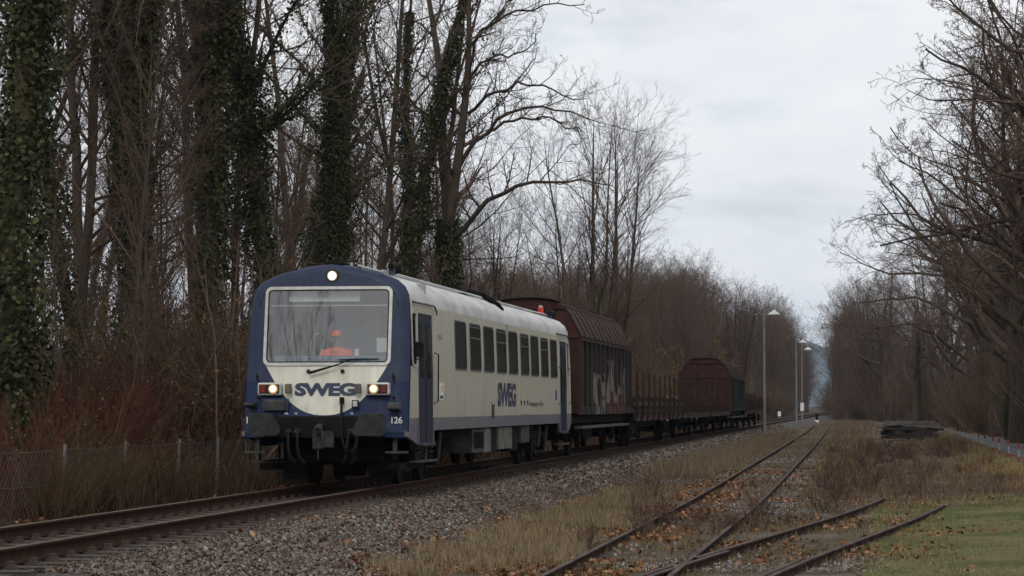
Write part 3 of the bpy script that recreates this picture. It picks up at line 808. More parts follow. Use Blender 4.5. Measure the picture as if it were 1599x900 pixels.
MB().box(-.28, .28, .85, 1.28, 1.62, 1.74).build('seat_cushion', m_dash, car, bevel=.04)
MB().cyl((0, 1.05, 1.05), (0, 1.05, 1.62), .08, 10).build('seat_post', m_under, car)
# saloon windows
WIN = [(4.8, 6.15), (6.52, 7.89), (8.22, 9.58), (9.91, 11.3), (11.61, 12.98), (13.39, 14.74), (15.01, 16.36), (16.73, 18.07), (18.42, 19.7)]
for sgn in (1, -1):
    for k, (a, b_) in enumerate(WIN):
        def to3(u, v, d, sgn=sgn): return (sgn * (float(np.interp(v, [1.9, 2.4, 2.9, 3.18], [1.45, 1.445, 1.425, 1.405])) + d), u, v)
        o_, i_ = rrect(a + .02, b_ - .02, 2.095, 3.045, .10), rrect(a + .05, b_ - .05, 2.12, 3.02, .085)
        w = frame_ring(o_, i_, to3, .016).build('window', m_winframe, car)
        pb = MB(); pb.add([(sgn * (1.4545 - (v - 2.1) * .0316), u, v) for u, v in i_], [tuple(range(len(i_)))]); pb.build('pane', m_tint, w)
        rb = frame_ring(rrect(a + .05, b_ - .05, 2.12, 3.02, .085), rrect(a + .09, b_ - .09, 2.15, 2.99, .06), to3, .011); rb.build('seal', m_rubber, w)
        if k % 2:
            MB().box(*sorted((sgn * 1.425, sgn * 1.452)), a + .06, b_ - .06, 2.735, 2.765).build('hopper_bar', m_winframe, w)
            MB().box(*sorted((sgn * 1.42, sgn * 1.444)), a + .06, b_ - .06, 2.955, 2.98).build('hopper_bar', m_winframe, w)
# doors
for sgn in (1, -1):
    for (a, b_) in ((1.06, 2.45), (20.22, 21.52)):
        d = MB().prism([(sgn * 1.30, .75), (sgn * 1.458, .75), (sgn * 1.458, 2.0), (sgn * 1.425, 3.035), (sgn * 1.30, 3.035)], 'y', a, b_).build('door', m_blue, car, bevel=.008)
        mid = (a + b_) / 2
        MB().box(*sorted((sgn * 1.452, sgn * 1.466)), mid - .015, mid + .015, .78, 2.2).build('door_seal', m_rubber, d)
        for q in (a + .16, mid + .10):
            w = [(q, 1.95), (q + .40, 1.95), (q + .40, 2.88), (q, 2.88)]
            def dt(u, v, e, sgn=sgn): return (sgn * (float(np.interp(v, [2.0, 3.035], [1.458, 1.425])) + e), u, v)
            pb = MB(); pb.add([dt(u, v, .006) for u, v in rrect(q, q + .38, 1.9, 2.88, .08)], [tuple(range(24))]); pb.build('door_pane', m_tint, d)
        fr = frame_ring([(a - .05, .74), (b_ + .05, .74), (b_ + .05, 3.09), (a - .05, 3.09)], [(a, .75), (b_, .75), (b_, 3.037), (a, 3.037)], dt, .012)
        fr.build('door_frame', m_cream, d)
        MB().box(*sorted((sgn * 1.38, sgn * 1.53)), a + .08, b_ - .1, .70, .745).build('door_step', m_steel, d, bevel=.012)
        MB().box(*sorted((sgn * 1.30, sgn * 1.52)), a - .05, b_ + .15, .42, .455).build('foot_board', m_underg, d)
        for q in (a, b_): MB().box(*sorted((sgn * 1.36, sgn * 1.40)), q - .02, q + .02, .44, .76).build('step_hanger', m_under, d)
        MB().tube([(sgn * 1.40, a - .35, 3.225), (sgn * 1.435, a - .3, 3.215), (sgn * 1.44, b_ + .2, 3.215), (sgn * 1.455, b_ + .34, 3.12), (sgn * 1.46, b_ + .35, 3.05)], .018, 6).build('rain_strip', m_winframe, d)
    for y in (2.64, 19.98, 21.7 if sgn < 0 else 22.05):
        MB().tube([(sgn * 1.44, y, 2.37), (sgn * 1.52, y, 2.34), (sgn * 1.52, y, 1.50), (sgn * 1.44, y - .06, 1.44)], .014, 6).build('handrail', m_under, car, smooth=True)
    # skirts under the doors
    for pts in ([(.06, .97), (.06, .89), (1.03, .735), (2.50, .735), (2.52, .97)], [(20.05, .97), (20.17, .74), (21.6, .735), (22.2, .80), (22.5, .97)]):
        sk = MB(); sk.prism(pts, 'x', *sorted((sgn * 1.40, sgn * 1.447))); sk.build('skirt', m_cream, car)
# mirror, boxes, labels on the near side
mi = MB().box(1.47, 1.62, .62, .70, 2.26, 2.52).build('mirror', m_under, car, bevel=.03)
MB().tube([(1.44, .58, 2.2), (1.54, .62, 2.22), (1.545, .65, 2.3)], .012, 6).build('mirror_arm', m_under, mi)
MB().box(1.451, 1.462, 9.22, 9.56, 1.16, 1.50).build('filler_flap', m_underg, car, bevel=.005)
MB().box(1.451, 1.466, 9.28, 9.44, 1.44, 1.495).build('filler_plate', m_white, car)
MB().box(1.451, 1.460, 13.36, 14.5, 1.21, 1.46).build('access_panel', m_cream, car, bevel=.004)
for y in (13.42, 13.9, 14.42): MB().box(1.455, 1.468, y - .045, y + .045, 1.42, 1.52).build('panel_hinge', m_under, car)
text_mesh('slogan_lettering', 'Bewegung im Ohr', m_letter, car, 2.35, .16, lambda u, v, d: (1.451 + d, u + 14.75, v + 1.36), bold=.002)
text_mesh('number_lettering', 'VT 126', m_letter, car, .42, .09, lambda u, v, d: (1.447 + d, u + 2.95, v + 2.62), bold=.004)
st = MB().box(1.4505, 1.4545, 3.12, 3.55, 1.52, 1.83).build('notice_sticker', m_white, car)
MB().box(1.4545, 1.457, 3.18, 3.49, 1.545, 1.60).build('sticker_text', m_letter, st)
MB().tube([(1.456, 3.24, 1.66), (1.456, 3.26, 1.75), (1.456, 3.335, 1.79), (1.456, 3.41, 1.75), (1.456, 3.43, 1.66)], .009, 5).build('sticker_mark', mat('sticker_orange', (.6, .22, .04), .5), st)
bs = MB().box(1.4505, 1.4545, 19.3, 19.62, 1.55, 1.80).build('blue_sticker', mat('sticker_blue', (.03, .07, .32), .5), car)
for y, w_, tx in ((.30, .62, '506 126'), (2.62, .5, '36,0 t'), (9.6, 1.3, 'SWEG 126'), (12.4, .8, 'Lahr 06'), (17.6, .5, 'KE-GPR'), (21.72, .5, 'REV 04')):
    text_mesh('data_lettering', tx, m_underg if y < 0 else mat('faded_lettering', (.34, .33, .34), .6), car, w_, .055, lambda u, v, d, y=y: (1.4505 + d, u + y, v + 1.10), bold=.004)
# roof fittings
def horn(x, y, z, name='horn'):
    h = MB(); h.ring((x, y, z), 'y', [(.055, 0), (.05, .12), (.075, .30), (.11, .42), (.10, .42)], 18); o = h.build(name, m_under, car, smooth=True)
    MB().box(x - .05, x + .05, y + .04, y + .14, z - .14, z - .02).build('horn_bracket', m_letter, o, bevel=.01)
horn(1.02, .75, 3.83); horn(1.0, 22.0 - .4, 3.80)
for x in (.35, .75): MB().cyl((x, .62, 3.76), (x, .62, 3.94 - .12 * x), .022, 8).build('roof_pin', m_frame, car)
MB().box(-.12, .22, .55, 1.0, 3.865, 3.915).build('roof_vent', m_under, car, bevel=.02)
for x in (.5, .92): MB().tube([(x, .5, 3.84 - .09 * (x > .6)), (x, 11, 3.84 - .09 * (x > .6)), (x, 22, 3.84 - .09 * (x > .6))], .018, 6).build('roof_rib', m_roof, car)
ex = MB(); ex.tube([(.62, 10.6, 3.80), (.64, 10.9, 3.86), (.95, 11.2, 3.80), (1.22, 11.5, 3.60), (1.3, 11.62, 3.49)], [.06, .07, .07, .06, .05], 10); ex.tube([(.72, 10.85, 3.8), (.72, 10.9, 4.06)], .02, 6)
ex.build('exhaust', m_under, car, smooth=True)
rl = MB().ring((.85, 21.0, 3.76), 'z', [(.09, 0), (.09, .03), (.075, .04), (.075, .14), (.055, .16)], 18).build('warning_lamp', mat('warning_red', (.55, .03, .015), .3), car, smooth=True)
MB().ring((.85, 21.0, 3.92), 'z', [(.06, 0), (.05, .04), (.02, .06)], 16).build('lamp_cap', mat('lamp_cap_beige', (.42, .38, .3), .5), rl, smooth=True)
# underframe boxes
MB().box(-1.2, 1.2, .3, 22.3, .985, 1.02).build('floor_pan', m_under, car)
MB().box(-.5, .5, 4.9, 17.6, .45, .98).build('engine_block', m_under, car, bevel=.05)
rd = MB().box(.75, 1.38, 7.26, 8.7, .46, .95).build('radiator', m_underg, car, bevel=.02)
for i in range(6): MB().box(1.381, 1.40, 7.42 + i * .2, 7.50 + i * .2, .55, .88).build('radiator_slat', m_under, rd)
MB().box(.7, 1.37, 8.8, 9.66, .44, .95).build('equipment_box', m_cream if False else mat('box_beige', (.17, .165, .14), .8, (.07, .067, .057), scale=3, spec=.15), car, bevel=.02)
MB().box(.7, 1.37, 10.68, 12.62, .47, .95).build('equipment_box', bpy.data.materials['box_beige'], car, bevel=.02)
MB().box(.7, 1.37, 14.03, 15.33, .56, .95).build('battery_box', m_underg, car, bevel=.02)
MB().box(.7, 1.33, 9.75, 10.6, .42, .95).build('equipment_box', m_under, car, bevel=.02)
MB().box(.7, 1.30, 12.8, 13.9, .40, .95).build('equipment_box', m_under, car, bevel=.02)
MB().box(-1.37, -.7, 6.2, 15.9, .42, .95).build('equipment_box', m_under, car, bevel=.02)
MB().box(-.85, .85, .9, 2.2, .42, .96).build('rail_guard_frame', m_under, car, bevel=.05)
def wheelset(parent, y, r=.43, mt=None, half=.75):
    mt = mt or m_under
    w = MB()
    for s in (-1, 1):
        w.ring((s * (half + .0), y, r), 'x', [(r + .028, -s * .045), (r + .028, -s * .02), (r, -s * .015), (r - .005, s * .075), (r - .06, s * .08), (r - .07, s * .05), (.12, s * .05), (.12, s * .10)], 28)
    w.cyl((-half, y, r), (half, y, r), .075, 12)
    return w.build('wheelset', mt, parent, smooth=True)
def bogie(parent, yc, wb, mt, r=.43, springs=True):
    bo = empty('bogie', (0, 0, 0)); bo.parent = parent
    for dy in (-wb / 2, wb / 2): wheelset(bo, yc + dy, r)
    for s in (-1, 1):
        fr = MB(); x0, x1 = sorted((s * .93, s * 1.08)); L2 = wb / 2 + .45
        fr.prism([(yc - L2, .62), (yc - wb * .30, .62), (yc - wb * .22, .45), (yc + wb * .22, .45), (yc + wb * .30, .62), (yc + L2, .62), (yc + L2, .76), (yc + wb * .3, .80), (yc - wb * .3, .80), (yc - L2, .76)], 'x', x0, x1)
        fo = fr.build('bogie_frame', mt, bo, bevel=.02)
        for dy in (-wb / 2, wb / 2):
            MB().box(*sorted((s * .92, s * 1.13)), yc + dy - .16, yc + dy + .16, r - .14, r + .16).build('axle_box', mt, bo, bevel=.03)
            if springs:
                sp = MB(); n = 40
                sp.tube([(s * 1.02 + .075 * math.cos(i * .8), yc + dy * .62 + .075 * math.sin(i * .8), .46 + .46 * i / n) for i in range(n + 1)], .017, 5); sp.build('coil_spring', m_underg, bo, smooth=True)
                MB().cyl((s * 1.16, yc + dy * .62 + .2, .42), (s * 1.2, yc + dy * .62 + .26, .92), .04, 8).build('damper', m_underg, bo)
    MB().box(-.9, .9, yc - .25, yc + .25, .45, .85).build('bolster', mt, bo)
    return bo
for s in (-1, 1):
    pg = MB(); pg.prism([(s * .98, .86), (s * .98, .12), (s * .60, .12), (s * .52, .34), (s * .30, .42), (s * .30, .86)], 'y', 1.15, 1.22); pg.build('rail_guard', m_under, car)
    MB().box(*sorted((s * 1.0, s * 1.25)), .5, 2.3, .30, .42).build('sand_pipe_box', m_under, car, bevel=.02)
MB().cyl((-.25, 2.2, .45), (.25, 2.2, .45), .30, 16).build('axle_gearbox', m_under, car)
bogie(car, 3.7, 2.1, m_under); bogie(car, 18.6, 2.1, m_under)
for s in (-1, 1):
    stp = MB().box(*sorted((s * 1.05, s * 1.42)), .12, .34, .60, .635).build('shunter_step', m_underg, car)
    MB().box(*sorted((s * 1.17, s * 1.24)), .2, .26, .63, .87).build('step_bracket', m_underg, stp)

# ------------------------------------------------------------------ driver
def skinned(name, verts, edges, radii, m, parent, root=0, sub=2):
    me = bpy.data.meshes.new(name); me.from_pydata(verts, edges, []); me.materials.append(m)
    o = link(name, me, parent)
    sk = o.modifiers.new('skin', 'SKIN'); sk.use_smooth_shade = True
    for i, r in enumerate(radii):
        sv = me.skin_vertices[0].data[i]; sv.radius = (r, r) if not isinstance(r, tuple) else r; sv.use_root = (i == root)
    sb_ = o.modifiers.new('sub', 'SUBSURF'); sb_.levels = sub; sb_.render_levels = sub
    dg = bpy.context.evaluated_depsgraph_get(); dg.update()
    m2 = bpy.data.meshes.new_from_object(o.evaluated_get(dg))
    o.modifiers.clear(); o.data = m2; m2.name = name
    return o
m_skin = mat('skin', (.30, .17, .12), .55, (.25, .13, .09), scale=8)
m_hivis = mat('hivis_orange', (.85, .12, .015), .75, (.72, .09, .01), scale=6)
m_trouser = mat('dark_trousers', (.02, .022, .03), .85)
drv = empty('person', (0.0, S0 + 1.02, 1.80)); tag(drv, 'driver in orange high-visibility jacket and orange cap seated behind the railcar windscreen', 'person')
V_ = [(0, 0, .10), (0, .03, .32), (0, .02, .50), (0, 0, .62), (0, -.02, .68), (0, -.03, .79), (0, -.03, .88)]
r_ = [(.16, .12), (.155, .11), (.18, .11), (.06, .06), (.055, .055), (.078, .095), (.06, .075)]
E_ = [(0, 1), (1, 2), (2, 3), (3, 4), (4, 5), (5, 6)]
for s in (-1, 1):
    b0 = len(V_)
    V_ += [(s * .22, .0, .55), (s * .30, -.06, .30), (s * .22, -.33, .30), (s * .20, -.40, .31)]; r_ += [.06, .052, .04, .032]
    E_ += [(2, b0), (b0, b0 + 1), (b0 + 1, b0 + 2), (b0 + 2, b0 + 3)]
    for fi in range(5):
        a = b0 + 3; q = len(V_)
        dx = s * (-.036 + .018 * fi); ln = (.05, .075, .08, .074, .058)[fi]
        if fi == 0: V_ += [(s * .20 - s * .05, -.42, .31), (s * .20 - s * .07, -.46, .295)]
        else: V_ += [(s * .20 + dx, -.40 - ln * .6, .315), (s * .20 + dx, -.40 - ln * 1.1, .29)]
        r_ += [.0095, .008]; E_ += [(a, q), (q, q + 1)]
    b1 = len(V_)
    V_ += [(s * .11, -.06, .08), (s * .15, -.44, .10), (s * .15, -.46, -.38), (s * .15, -.52, -.62), (s * .16, -.66, -.655)]; r_ += [.085, .065, .05, .04, .035]
    E_ += [(0, b1), (b1, b1 + 1), (b1 + 1, b1 + 2), (b1 + 2, b1 + 3), (b1 + 3, b1 + 4)]
body_ = skinned('body', V_, E_, r_, m_skin, drv)
JV = [(0, .0, .08), (0, .03, .32), (0, .02, .50), (0, .0, .63)]; JR = [(.185, .145), (.19, .14), (.22, .14), (.095, .09)]
JE = [(0, 1), (1, 2), (2, 3)]
for s in (-1, 1):
    b0 = len(JV); JV += [(s * .225, .0, .545), (s * .30, -.06, .30), (s * .22, -.34, .305)]; JR += [.085, .07, .055]; JE += [(2, b0), (b0, b0 + 1), (b0 + 1, b0 + 2)]
skinned('jacket', JV, JE, JR, m_hivis, drv)
TV = [(0, 0, .06)]; TR = [(.19, .15)]; TE = []
for s in (-1, 1):
    b0 = len(TV); TV += [(s * .11, -.06, .07), (s * .15, -.44, .10), (s * .15, -.46, -.38), (s * .15, -.50, -.58)]; TR += [.105, .085, .068, .06]; TE += [(0, b0), (b0, b0 + 1), (b0 + 1, b0 + 2), (b0 + 2, b0 + 3)]
skinned('trousers', TV, TE, TR, m_trouser, drv)
hd = MB(); hd.ring((0, -.03, .835), 'z', [(.098, 0), (.10, .03), (.092, .07), (.06, .10), (.02, .112)], 18); hd.prism([(-.075, -.10), (-.055, -.19), (0, -.205), (.055, -.19), (.075, -.10)], 'z', .83, .845)
hd.build('cap', m_hivis, drv, smooth=True)
MB().ring((0, -.03, .73), 'z', [(.078, 0.02), (.086, .06), (.09, .105)], 16).build('hair', mat('dark_hair', (.03, .02, .015), .8), drv, smooth=True, loc=(0, .012, 0))
fc = MB(); fc.tube([(0, -.118, .795), (0, -.138, .76), (0, -.118, .745)], [.01, .016, .012], 6); fc.build('nose', m_skin, drv, smooth=True)
for s in (-1, 1):
    MB().ring((s * .035, -.122, .792), 'y', [(.010, 0), (.008, -.006)], 10).build('eye', m_rubber, drv)
    MB().tube([(s * .083, -.03, .81), (s * .092, -.02, .78), (s * .084, -.03, .745)], [.012, .016, .01], 6).build('ear', m_skin, drv, smooth=True)
MB().box(-.028, .028, -.122, -.112, .714, .722).build('mouth', mat('lips', (.22, .08, .07), .5), drv)
# ------------------------------------------------------------------ goods wagons
m_wred = mat('wagon_oxide_red', (0.052, 0.022, 0.017), 0.8, (0.03, 0.014, 0.012), scale=2.2, bump=.1, spec=.15)
m_wroof = mat('wagon_roof_brown', (0.055, 0.031, 0.027), 0.75, (0.03, 0.02, 0.018), scale=2.0, spec=.15)
m_wunder = mat('wagon_underframe', (0.02, 0.017, 0.015), 0.85, (0.009, 0.008, 0.007), scale=5, spec=.08)
m_wboard = mat('wagon_step_board', (0.07, 0.065, 0.058), 0.8)
m_wboardr = mat('dull_brown_end_boards', (0.045, 0.022, 0.019), 0.85, (0.022, 0.013, 0.011), scale=3, spec=.1)
def wagon_side_mat(name, graffiti):
    n = Nodes(name)
    X, Y, Z = n.xyz()
    c = n.ramp(n.noise(2.4, 5, stretch=(1, 2.5, .4)), [(0.3, (0.015, 0.012, 0.012)), (0.7, (0.042, 0.032, 0.030))])
    if graffiti:
        j = n.math('ADD', Z, n.math('MULTIPLY', n.math('SUBTRACT', n.noise(2.2, 3), 0.5), 0.5))
        def patch(y0, y1, z0, z1):
            a = n.math('MULTIPLY', n.step(Y, y0, y0 + .05), n.step(Y, y1, y1 - .05))
            return n.math('MULTIPLY', a, n.math('MULTIPLY', n.step(j, z1, z1 - .03), n.step(j, z0, z0 + .03)))
        thr = n.step(n.noise(1.6, 4, stretch=(1, 1.8, .8)), .45, .50)
        w = n.math('MULTIPLY', n.math('MAXIMUM', patch(3.4, 5.9, 1.0, 2.30), patch(10.5, 10.8, 1.5, 2.2)), thr)
        red = n.math('MULTIPLY', n.math('MAXIMUM', patch(6.6, 11.8, 1.0, 1.75), patch(6.9, 8.2, 1.5, 2.3)), 0.75)
        c = n.mix(red, c, (0.08, 0.034, 0.034))
        thin = n.math('MULTIPLY', patch(6.8, 12.3, 1.5, 2.75), n.step(n.noise(3.0, 2, stretch=(1, 1.6, .25)), .55, .60))
        c = n.mix(n.math('MULTIPLY', n.math('MAXIMUM', w, thin), n.math('ADD', .25, n.math('MULTIPLY', n.noise(4, 4), .9))), c, (0.20, 0.19, 0.17))
    else:
        g = n.math('MULTIPLY', n.step(Y, 2.0, 4.0), n.step(Y, 10, 8))
        c = n.mix(n.math('MULTIPLY', g, n.step(n.noise(1.2, 3), .45, .55)), c, (0.018, 0.04, 0.038))
    n.bsdf(c, 0.85, spec=0.12)
    return n.m
def two_axles(w, L, wb, r=.48):
    for y in (L / 2 - wb / 2, L / 2 + wb / 2):
        wheelset(w, y, r, m_wunder)
        for s in (-1, 1):
            MB().box(*sorted((s * .95, s * 1.12)), y - .16, y + .16, r - .14, r + .16).build('axle_box', m_wunder, w, bevel=.03)
            g = MB()
            g.prism([(y - .32, .98), (y - .16, .30), (y - .10, .30), (y - .12, .98)], 'x', *sorted((s * 1.0, s * 1.03)))
            g.prism([(y + .32, .98), (y + .16, .30), (y + .10, .30), (y + .12, .98)], 'x', *sorted((s * 1.0, s * 1.03)))
            g.build('axle_guard', m_wunder, w)
            sp = MB()
            for k in range(5): sp.box(*sorted((s * .98, s * 1.09)), y - .62 + .1 * k, y + .62 - .1 * k, r + .18 + .026 * k, r + .203 + .026 * k)
            sp.build('leaf_spring', m_wunder, w)
def wagon_buffers(w, L):
    for e, y in ((-1, 0), (1, L)):
        for s in (-1, 1):
            b = MB(); b.ring((s * .875, y, 1.05), 'y', [(.09, 0), (.09, e * .3), (.05, e * .31), (.05, e * .55), (.22, e * .56), (.22, e * .6), (.15, e * .62)], 18)
            b.build('buffer', m_wunder, w, smooth=True)
        MB().box(-.04, .04, *sorted((y, y + e * .4)), 1.0, 1.1).build('draw_hook', m_wunder, w)
def covered_wagon(s0, L, zf, ze, zt, side, label, ribs):
    w = empty('covered_wagon', (0, s0, 0)); tag(w, label, 'goods wagon', 'covered goods wagons in the train')
    a = zt - ze
    top = [(1.0 * .80, zt - .11 * a - .0), (.62, zt - .05), (.3, zt - .012), (0, zt)]
    shoulder = [(1.40, ze), (1.385, ze + .06 * a), (1.31, ze + .20 * a), (1.22, ze + .38 * a), (1.11, ze + .58 * a), (.97, ze + .74 * a), (.80, ze + .82 * a)]
    full = [(1.40, zf), (1.40, ze)] + shoulder[1:] + [(.80, zt - .11 * a)] + top[1:]
    full = full + [(-x, z) for x, z in full[-2::-1]]
    e0 = MB(); e0.prism(full, 'y', .06, .10); en = e0.build('end_wall', m_wred, w)
    e1 = MB(); e1.prism(full, 'y', L - .10, L - .06); e1.build('end_wall', m_wred, w)
    for x in (-.56, .56): MB().box(x - .07, x + .07, -.03, .06, zf - .1, zt - .14 * a).build('end_post', m_wred, en)
    for z in (ze - .03, ze + .72 * a): MB().box(-1.38 if z < ze else -.95, 1.38 if z < ze else .95, -.015, .06, z, z + .09).build('end_flange', m_wred, en)
    lowp = MB().box(-1.36, 1.36, .03, .058, zf + .02, ze - .05).build('end_boarding', m_wboardr, en)
    for s in (1, -1):
        sw = MB().box(*sorted((s * 1.34, s * 1.385)), .1, L - .1, zf, ze).build('side_wall', side, w)
        for k in range(ribs + 1):
            y = .14 + (L - .34) * k / ribs
            MB().box(*sorted((s * 1.385, s * 1.45)), y, y + .13, zf + .02, ze - .02).build('rib', side, sw)
        MB().box(*sorted((s * 1.386, s * 1.43)), .1, L - .1, zf - .02, zf + .20).build('sill_rail', side, sw)
        MB().box(*sorted((s * 1.387, s * 1.44)), .1, L - .1, ze - .10, ze - .02).build('eave_rail', m_wroof, sw)
        sh = [(s * x, z) for x, z in shoulder]
        V = []; F = []
        for i, y in enumerate((.02, L - .02)): V += [(x * 1.012, y, z + .012) for x, z in sh]
        k = len(sh); F = [(j, j + 1, k + j + 1, k + j) for j in range(k - 1)]
        so_ = MB().add(V, F).build('roof_shoulder', m_wroof, w, smooth=True)
        for q in range(ribs + 1):
            y = .1 + (L - .3) * q / ribs
            MB().tube([(x * 1.02, y, z + .02) for x, z in sh], .032, 5).build('roof_rib', m_wroof, so_)
        MB().tube([(s * .86, -.03, zt - .16 * a), (s * .86, L + .03, zt - .16 * a)], .05, 6).build('roof_gutter', m_wroof, so_)
    V = []; tt = top + [(-x, z) for x, z in top[-2::-1]]; k = len(tt)
    for y in (-.04, L + .04): V += [(x * 1.06, y, z + .02) for x, z in tt]
    MB().add(V, [(j, j + 1, k + j + 1, k + j) for j in range(k - 1)]).build('roof', m_wred, w, smooth=True)
    MB().box(-1.15, 1.15, .1, L - .1, zf - .26, zf - .02).build('underframe', m_wunder, w)
    for s in (1, -1): MB().box(*sorted((s * 1.2, s * 1.44)), .5, L - .9, zf - .40, zf - .33).build('step_board', m_wboard, w)
    two_axles(w, L, L * .64, .50); wagon_buffers(w, L)
    MB().box(-.8, .8, L * .42, L * .58, .45, .92).build('brake_gear', m_wunder, w)
    return w
covered_wagon(65.4, 13.8, 1.18, 3.28, 4.32, wagon_side_mat('wagon_side_graffiti', True), 'tall brown covered wagon with white graffiti coupled right behind the railcar', 12)
covered_wagon(133.6, 13.6, 1.12, 2.95, 3.98, wagon_side_mat('wagon_side_teal', False), 'lower red-brown covered wagon further back between stake wagons', 12)
m_stake = mat('stake_wagon_brown', (0.04, 0.022, 0.018), 0.9, (0.016, 0.010, 0.009), scale=3, spec=.08)
m_plank = mat('grey_wagon_plank', (0.07, 0.054, 0.047), 0.9, (0.028, 0.02, 0.017), scale=4, bump=.4, stretch=(4, .5, 4))
def stake_wagon(s0, L, n, top, boards, bogies, label):
    w = empty('stake_wagon', (0, s0, 0)); tag(w, label, 'goods wagon', 'stake wagons in the train')
    MB().box(-1.32, 1.32, .05, L - .05, 1.16, 1.24).build('floor', m_plank, w)
    MB().box(-1.1, 1.1, .1, L - .1, .92, 1.158).build('underframe', m_wunder, w)
    for s in (1, -1):
        MB().prism([(1.0, 1.02), (L - 1.0, 1.02), (L * .68, .62), (L * .32, .62)], 'x', *sorted((s * .7, s * .76))).build('truss', m_wunder, w)
        MB().box(*sorted((s * 1.322, s * 1.385)), .03, L - .03, .94, 1.22).build('sole_bar', m_stake, w)
        for k in range(n):
            y = .5 + (L - 1.0) * k / (n - 1)
            st_ = MB(); x0, x1 = sorted((s * 1.388, s * 1.47))
            dz = rnd.uniform(-.04, .04); q = rnd.uniform(-.03, .03)
            st_.add([(x0, y - .13, .98), (x1, y - .13, .98), (x1, y + .13, .98), (x0, y + .13, .98),
                     (x0, y - .035 + q, top + dz), (x1 - s * .02 if s > 0 else x1, y - .035 + q, top + dz), (x1 - s * .02 if s > 0 else x1, y + .035 + q, top + dz), (x0, y + .035 + q, top + dz)],
                    [(0, 3, 2, 1), (4, 5, 6, 7), (0, 1, 5, 4), (1, 2, 6, 5), (2, 3, 7, 6), (3, 0, 4, 7)])
            sk = st_.build('stake', m_stake, w)
            MB().box(*sorted((s * 1.386, s * 1.50)), y - .11, y + .11, .88, 1.10).build('stake_pocket', m_plank, sk)
        z = 1.25
        for k in range(boards):
            MB().box(*sorted((s * 1.325, s * 1.37)), .1, L - .1, z, z + .14).build('side_board', m_plank if k % 2 else m_stake, w); z += .15
    for y in (.06, L - .12): MB().box(-1.3, 1.3, y, y + .06, 1.245, 1.245 + .15 * boards).build('end_board', m_stake, w)
    if bogies:
        bogie(w, 2.6, 1.8, m_wunder, .46, False); bogie(w, L - 2.6, 1.8, m_wunder, .46, False)
    else: two_axles(w, L, L * .58, .48)
    wagon_buffers(w, L)
stake_wagon(80.7, 18.2, 9, 2.52, 3, True, 'stake wagon with tall pointed stakes behind the graffiti wagon')
stake_wagon(100.3, 15.2, 16, 1.80, 3, False, 'low stake wagon with short stakes following the tall-staked wagon')
stake_wagon(117.0, 15.2, 16, 1.80, 3, False, 'low stake wagon with short stakes just before the second covered wagon')
stake_wagon(148.7, 12.0, 8, 2.15, 4, False, 'dark stake wagon just behind the second covered wagon')
stake_wagon(162.2, 12.6, 8, 1.95, 4, False, 'last dark stake wagon at the tail of the train')

# ------------------------------------------------------------------ lamps along the line
m_galv = mat('galvanised_steel', (0.20, 0.205, 0.205), 0.55, (0.13, 0.133, 0.133), scale=6, metal=.2)
m_lampw = mat('lamp_enamel', (0.55, 0.55, 0.53), 0.5, (0.42, 0.42, 0.4), scale=8)
for (x, y, zt, lab) in ((2.5, 150, 7.5, 'tall grey yard lamp with white hanging head beside the last wagon'), (2.2, 218, 7.5, 'grey yard lamp beyond the train, nearer of the far pair'), (1.9, 244, 7.45, 'farthest grey yard lamp, with a white board on its post')):
    zg = float(gz(x, y))
    lp = empty('yard_lamp', (x, y, zg)); tag(lp, lab, 'lamp', 'yard lamps along the line')
    h = zt - zg
    MB().tube([(0, 0, -.1), (0, 0, 2.2), (0, 0, h)], [.09, .085, .05], 12).build('post', m_galv, lp, smooth=True)
    MB().box(-.16, .16, -.16, .16, -.05, .10).build('footing', m_galv, lp)
    ar = MB(); ar.tube([(-.02, 0, h), (.72, 0, h)], .03, 8); ar.tube([(.58, 0, h), (.60, 0, h - .28)], .015, 6); ar.build('arm', m_galv, lp, smooth=True)
    hd_ = MB(); hd_.ring((.60, 0, h - .56), 'z', [(.36, 0), (.37, .04), (.30, .14), (.16, .20), (.07, .30), (.04, .31)], 22); hd_.build('lamp_head', m_lampw, lp, smooth=True)
    if y > 240: MB().box(-.18, .18, -.12, -.09, 1.25, 2.05).build('sign_board', m_white, lp)
hm = empty('distance_marker', (-2.6, 300, float(gz(-2.6, 300)))); tag(hm, 'small white distance marker post beyond the track near far lamps', 'marker post')
MB().box(-.05, .05, -.05, .05, -.1, .75).build('post', m_galv, hm); MB().box(-.2, .2, -.08, -.052, .42, 1.0).build('plate', m_white, hm)
ds = empty('dwarf_signal', (2.3, 286, float(gz(2.3, 286)))); tag(ds, 'small dark ground signal with white base beside the far track', 'signal')
MB().box(-.16, .16, -.1, .1, .28, 1.0).build('signal_head', m_under, ds, bevel=.03); MB().box(-.3, .22, -.12, .12, -.05, .26).build('base', m_white, ds, bevel=.03)

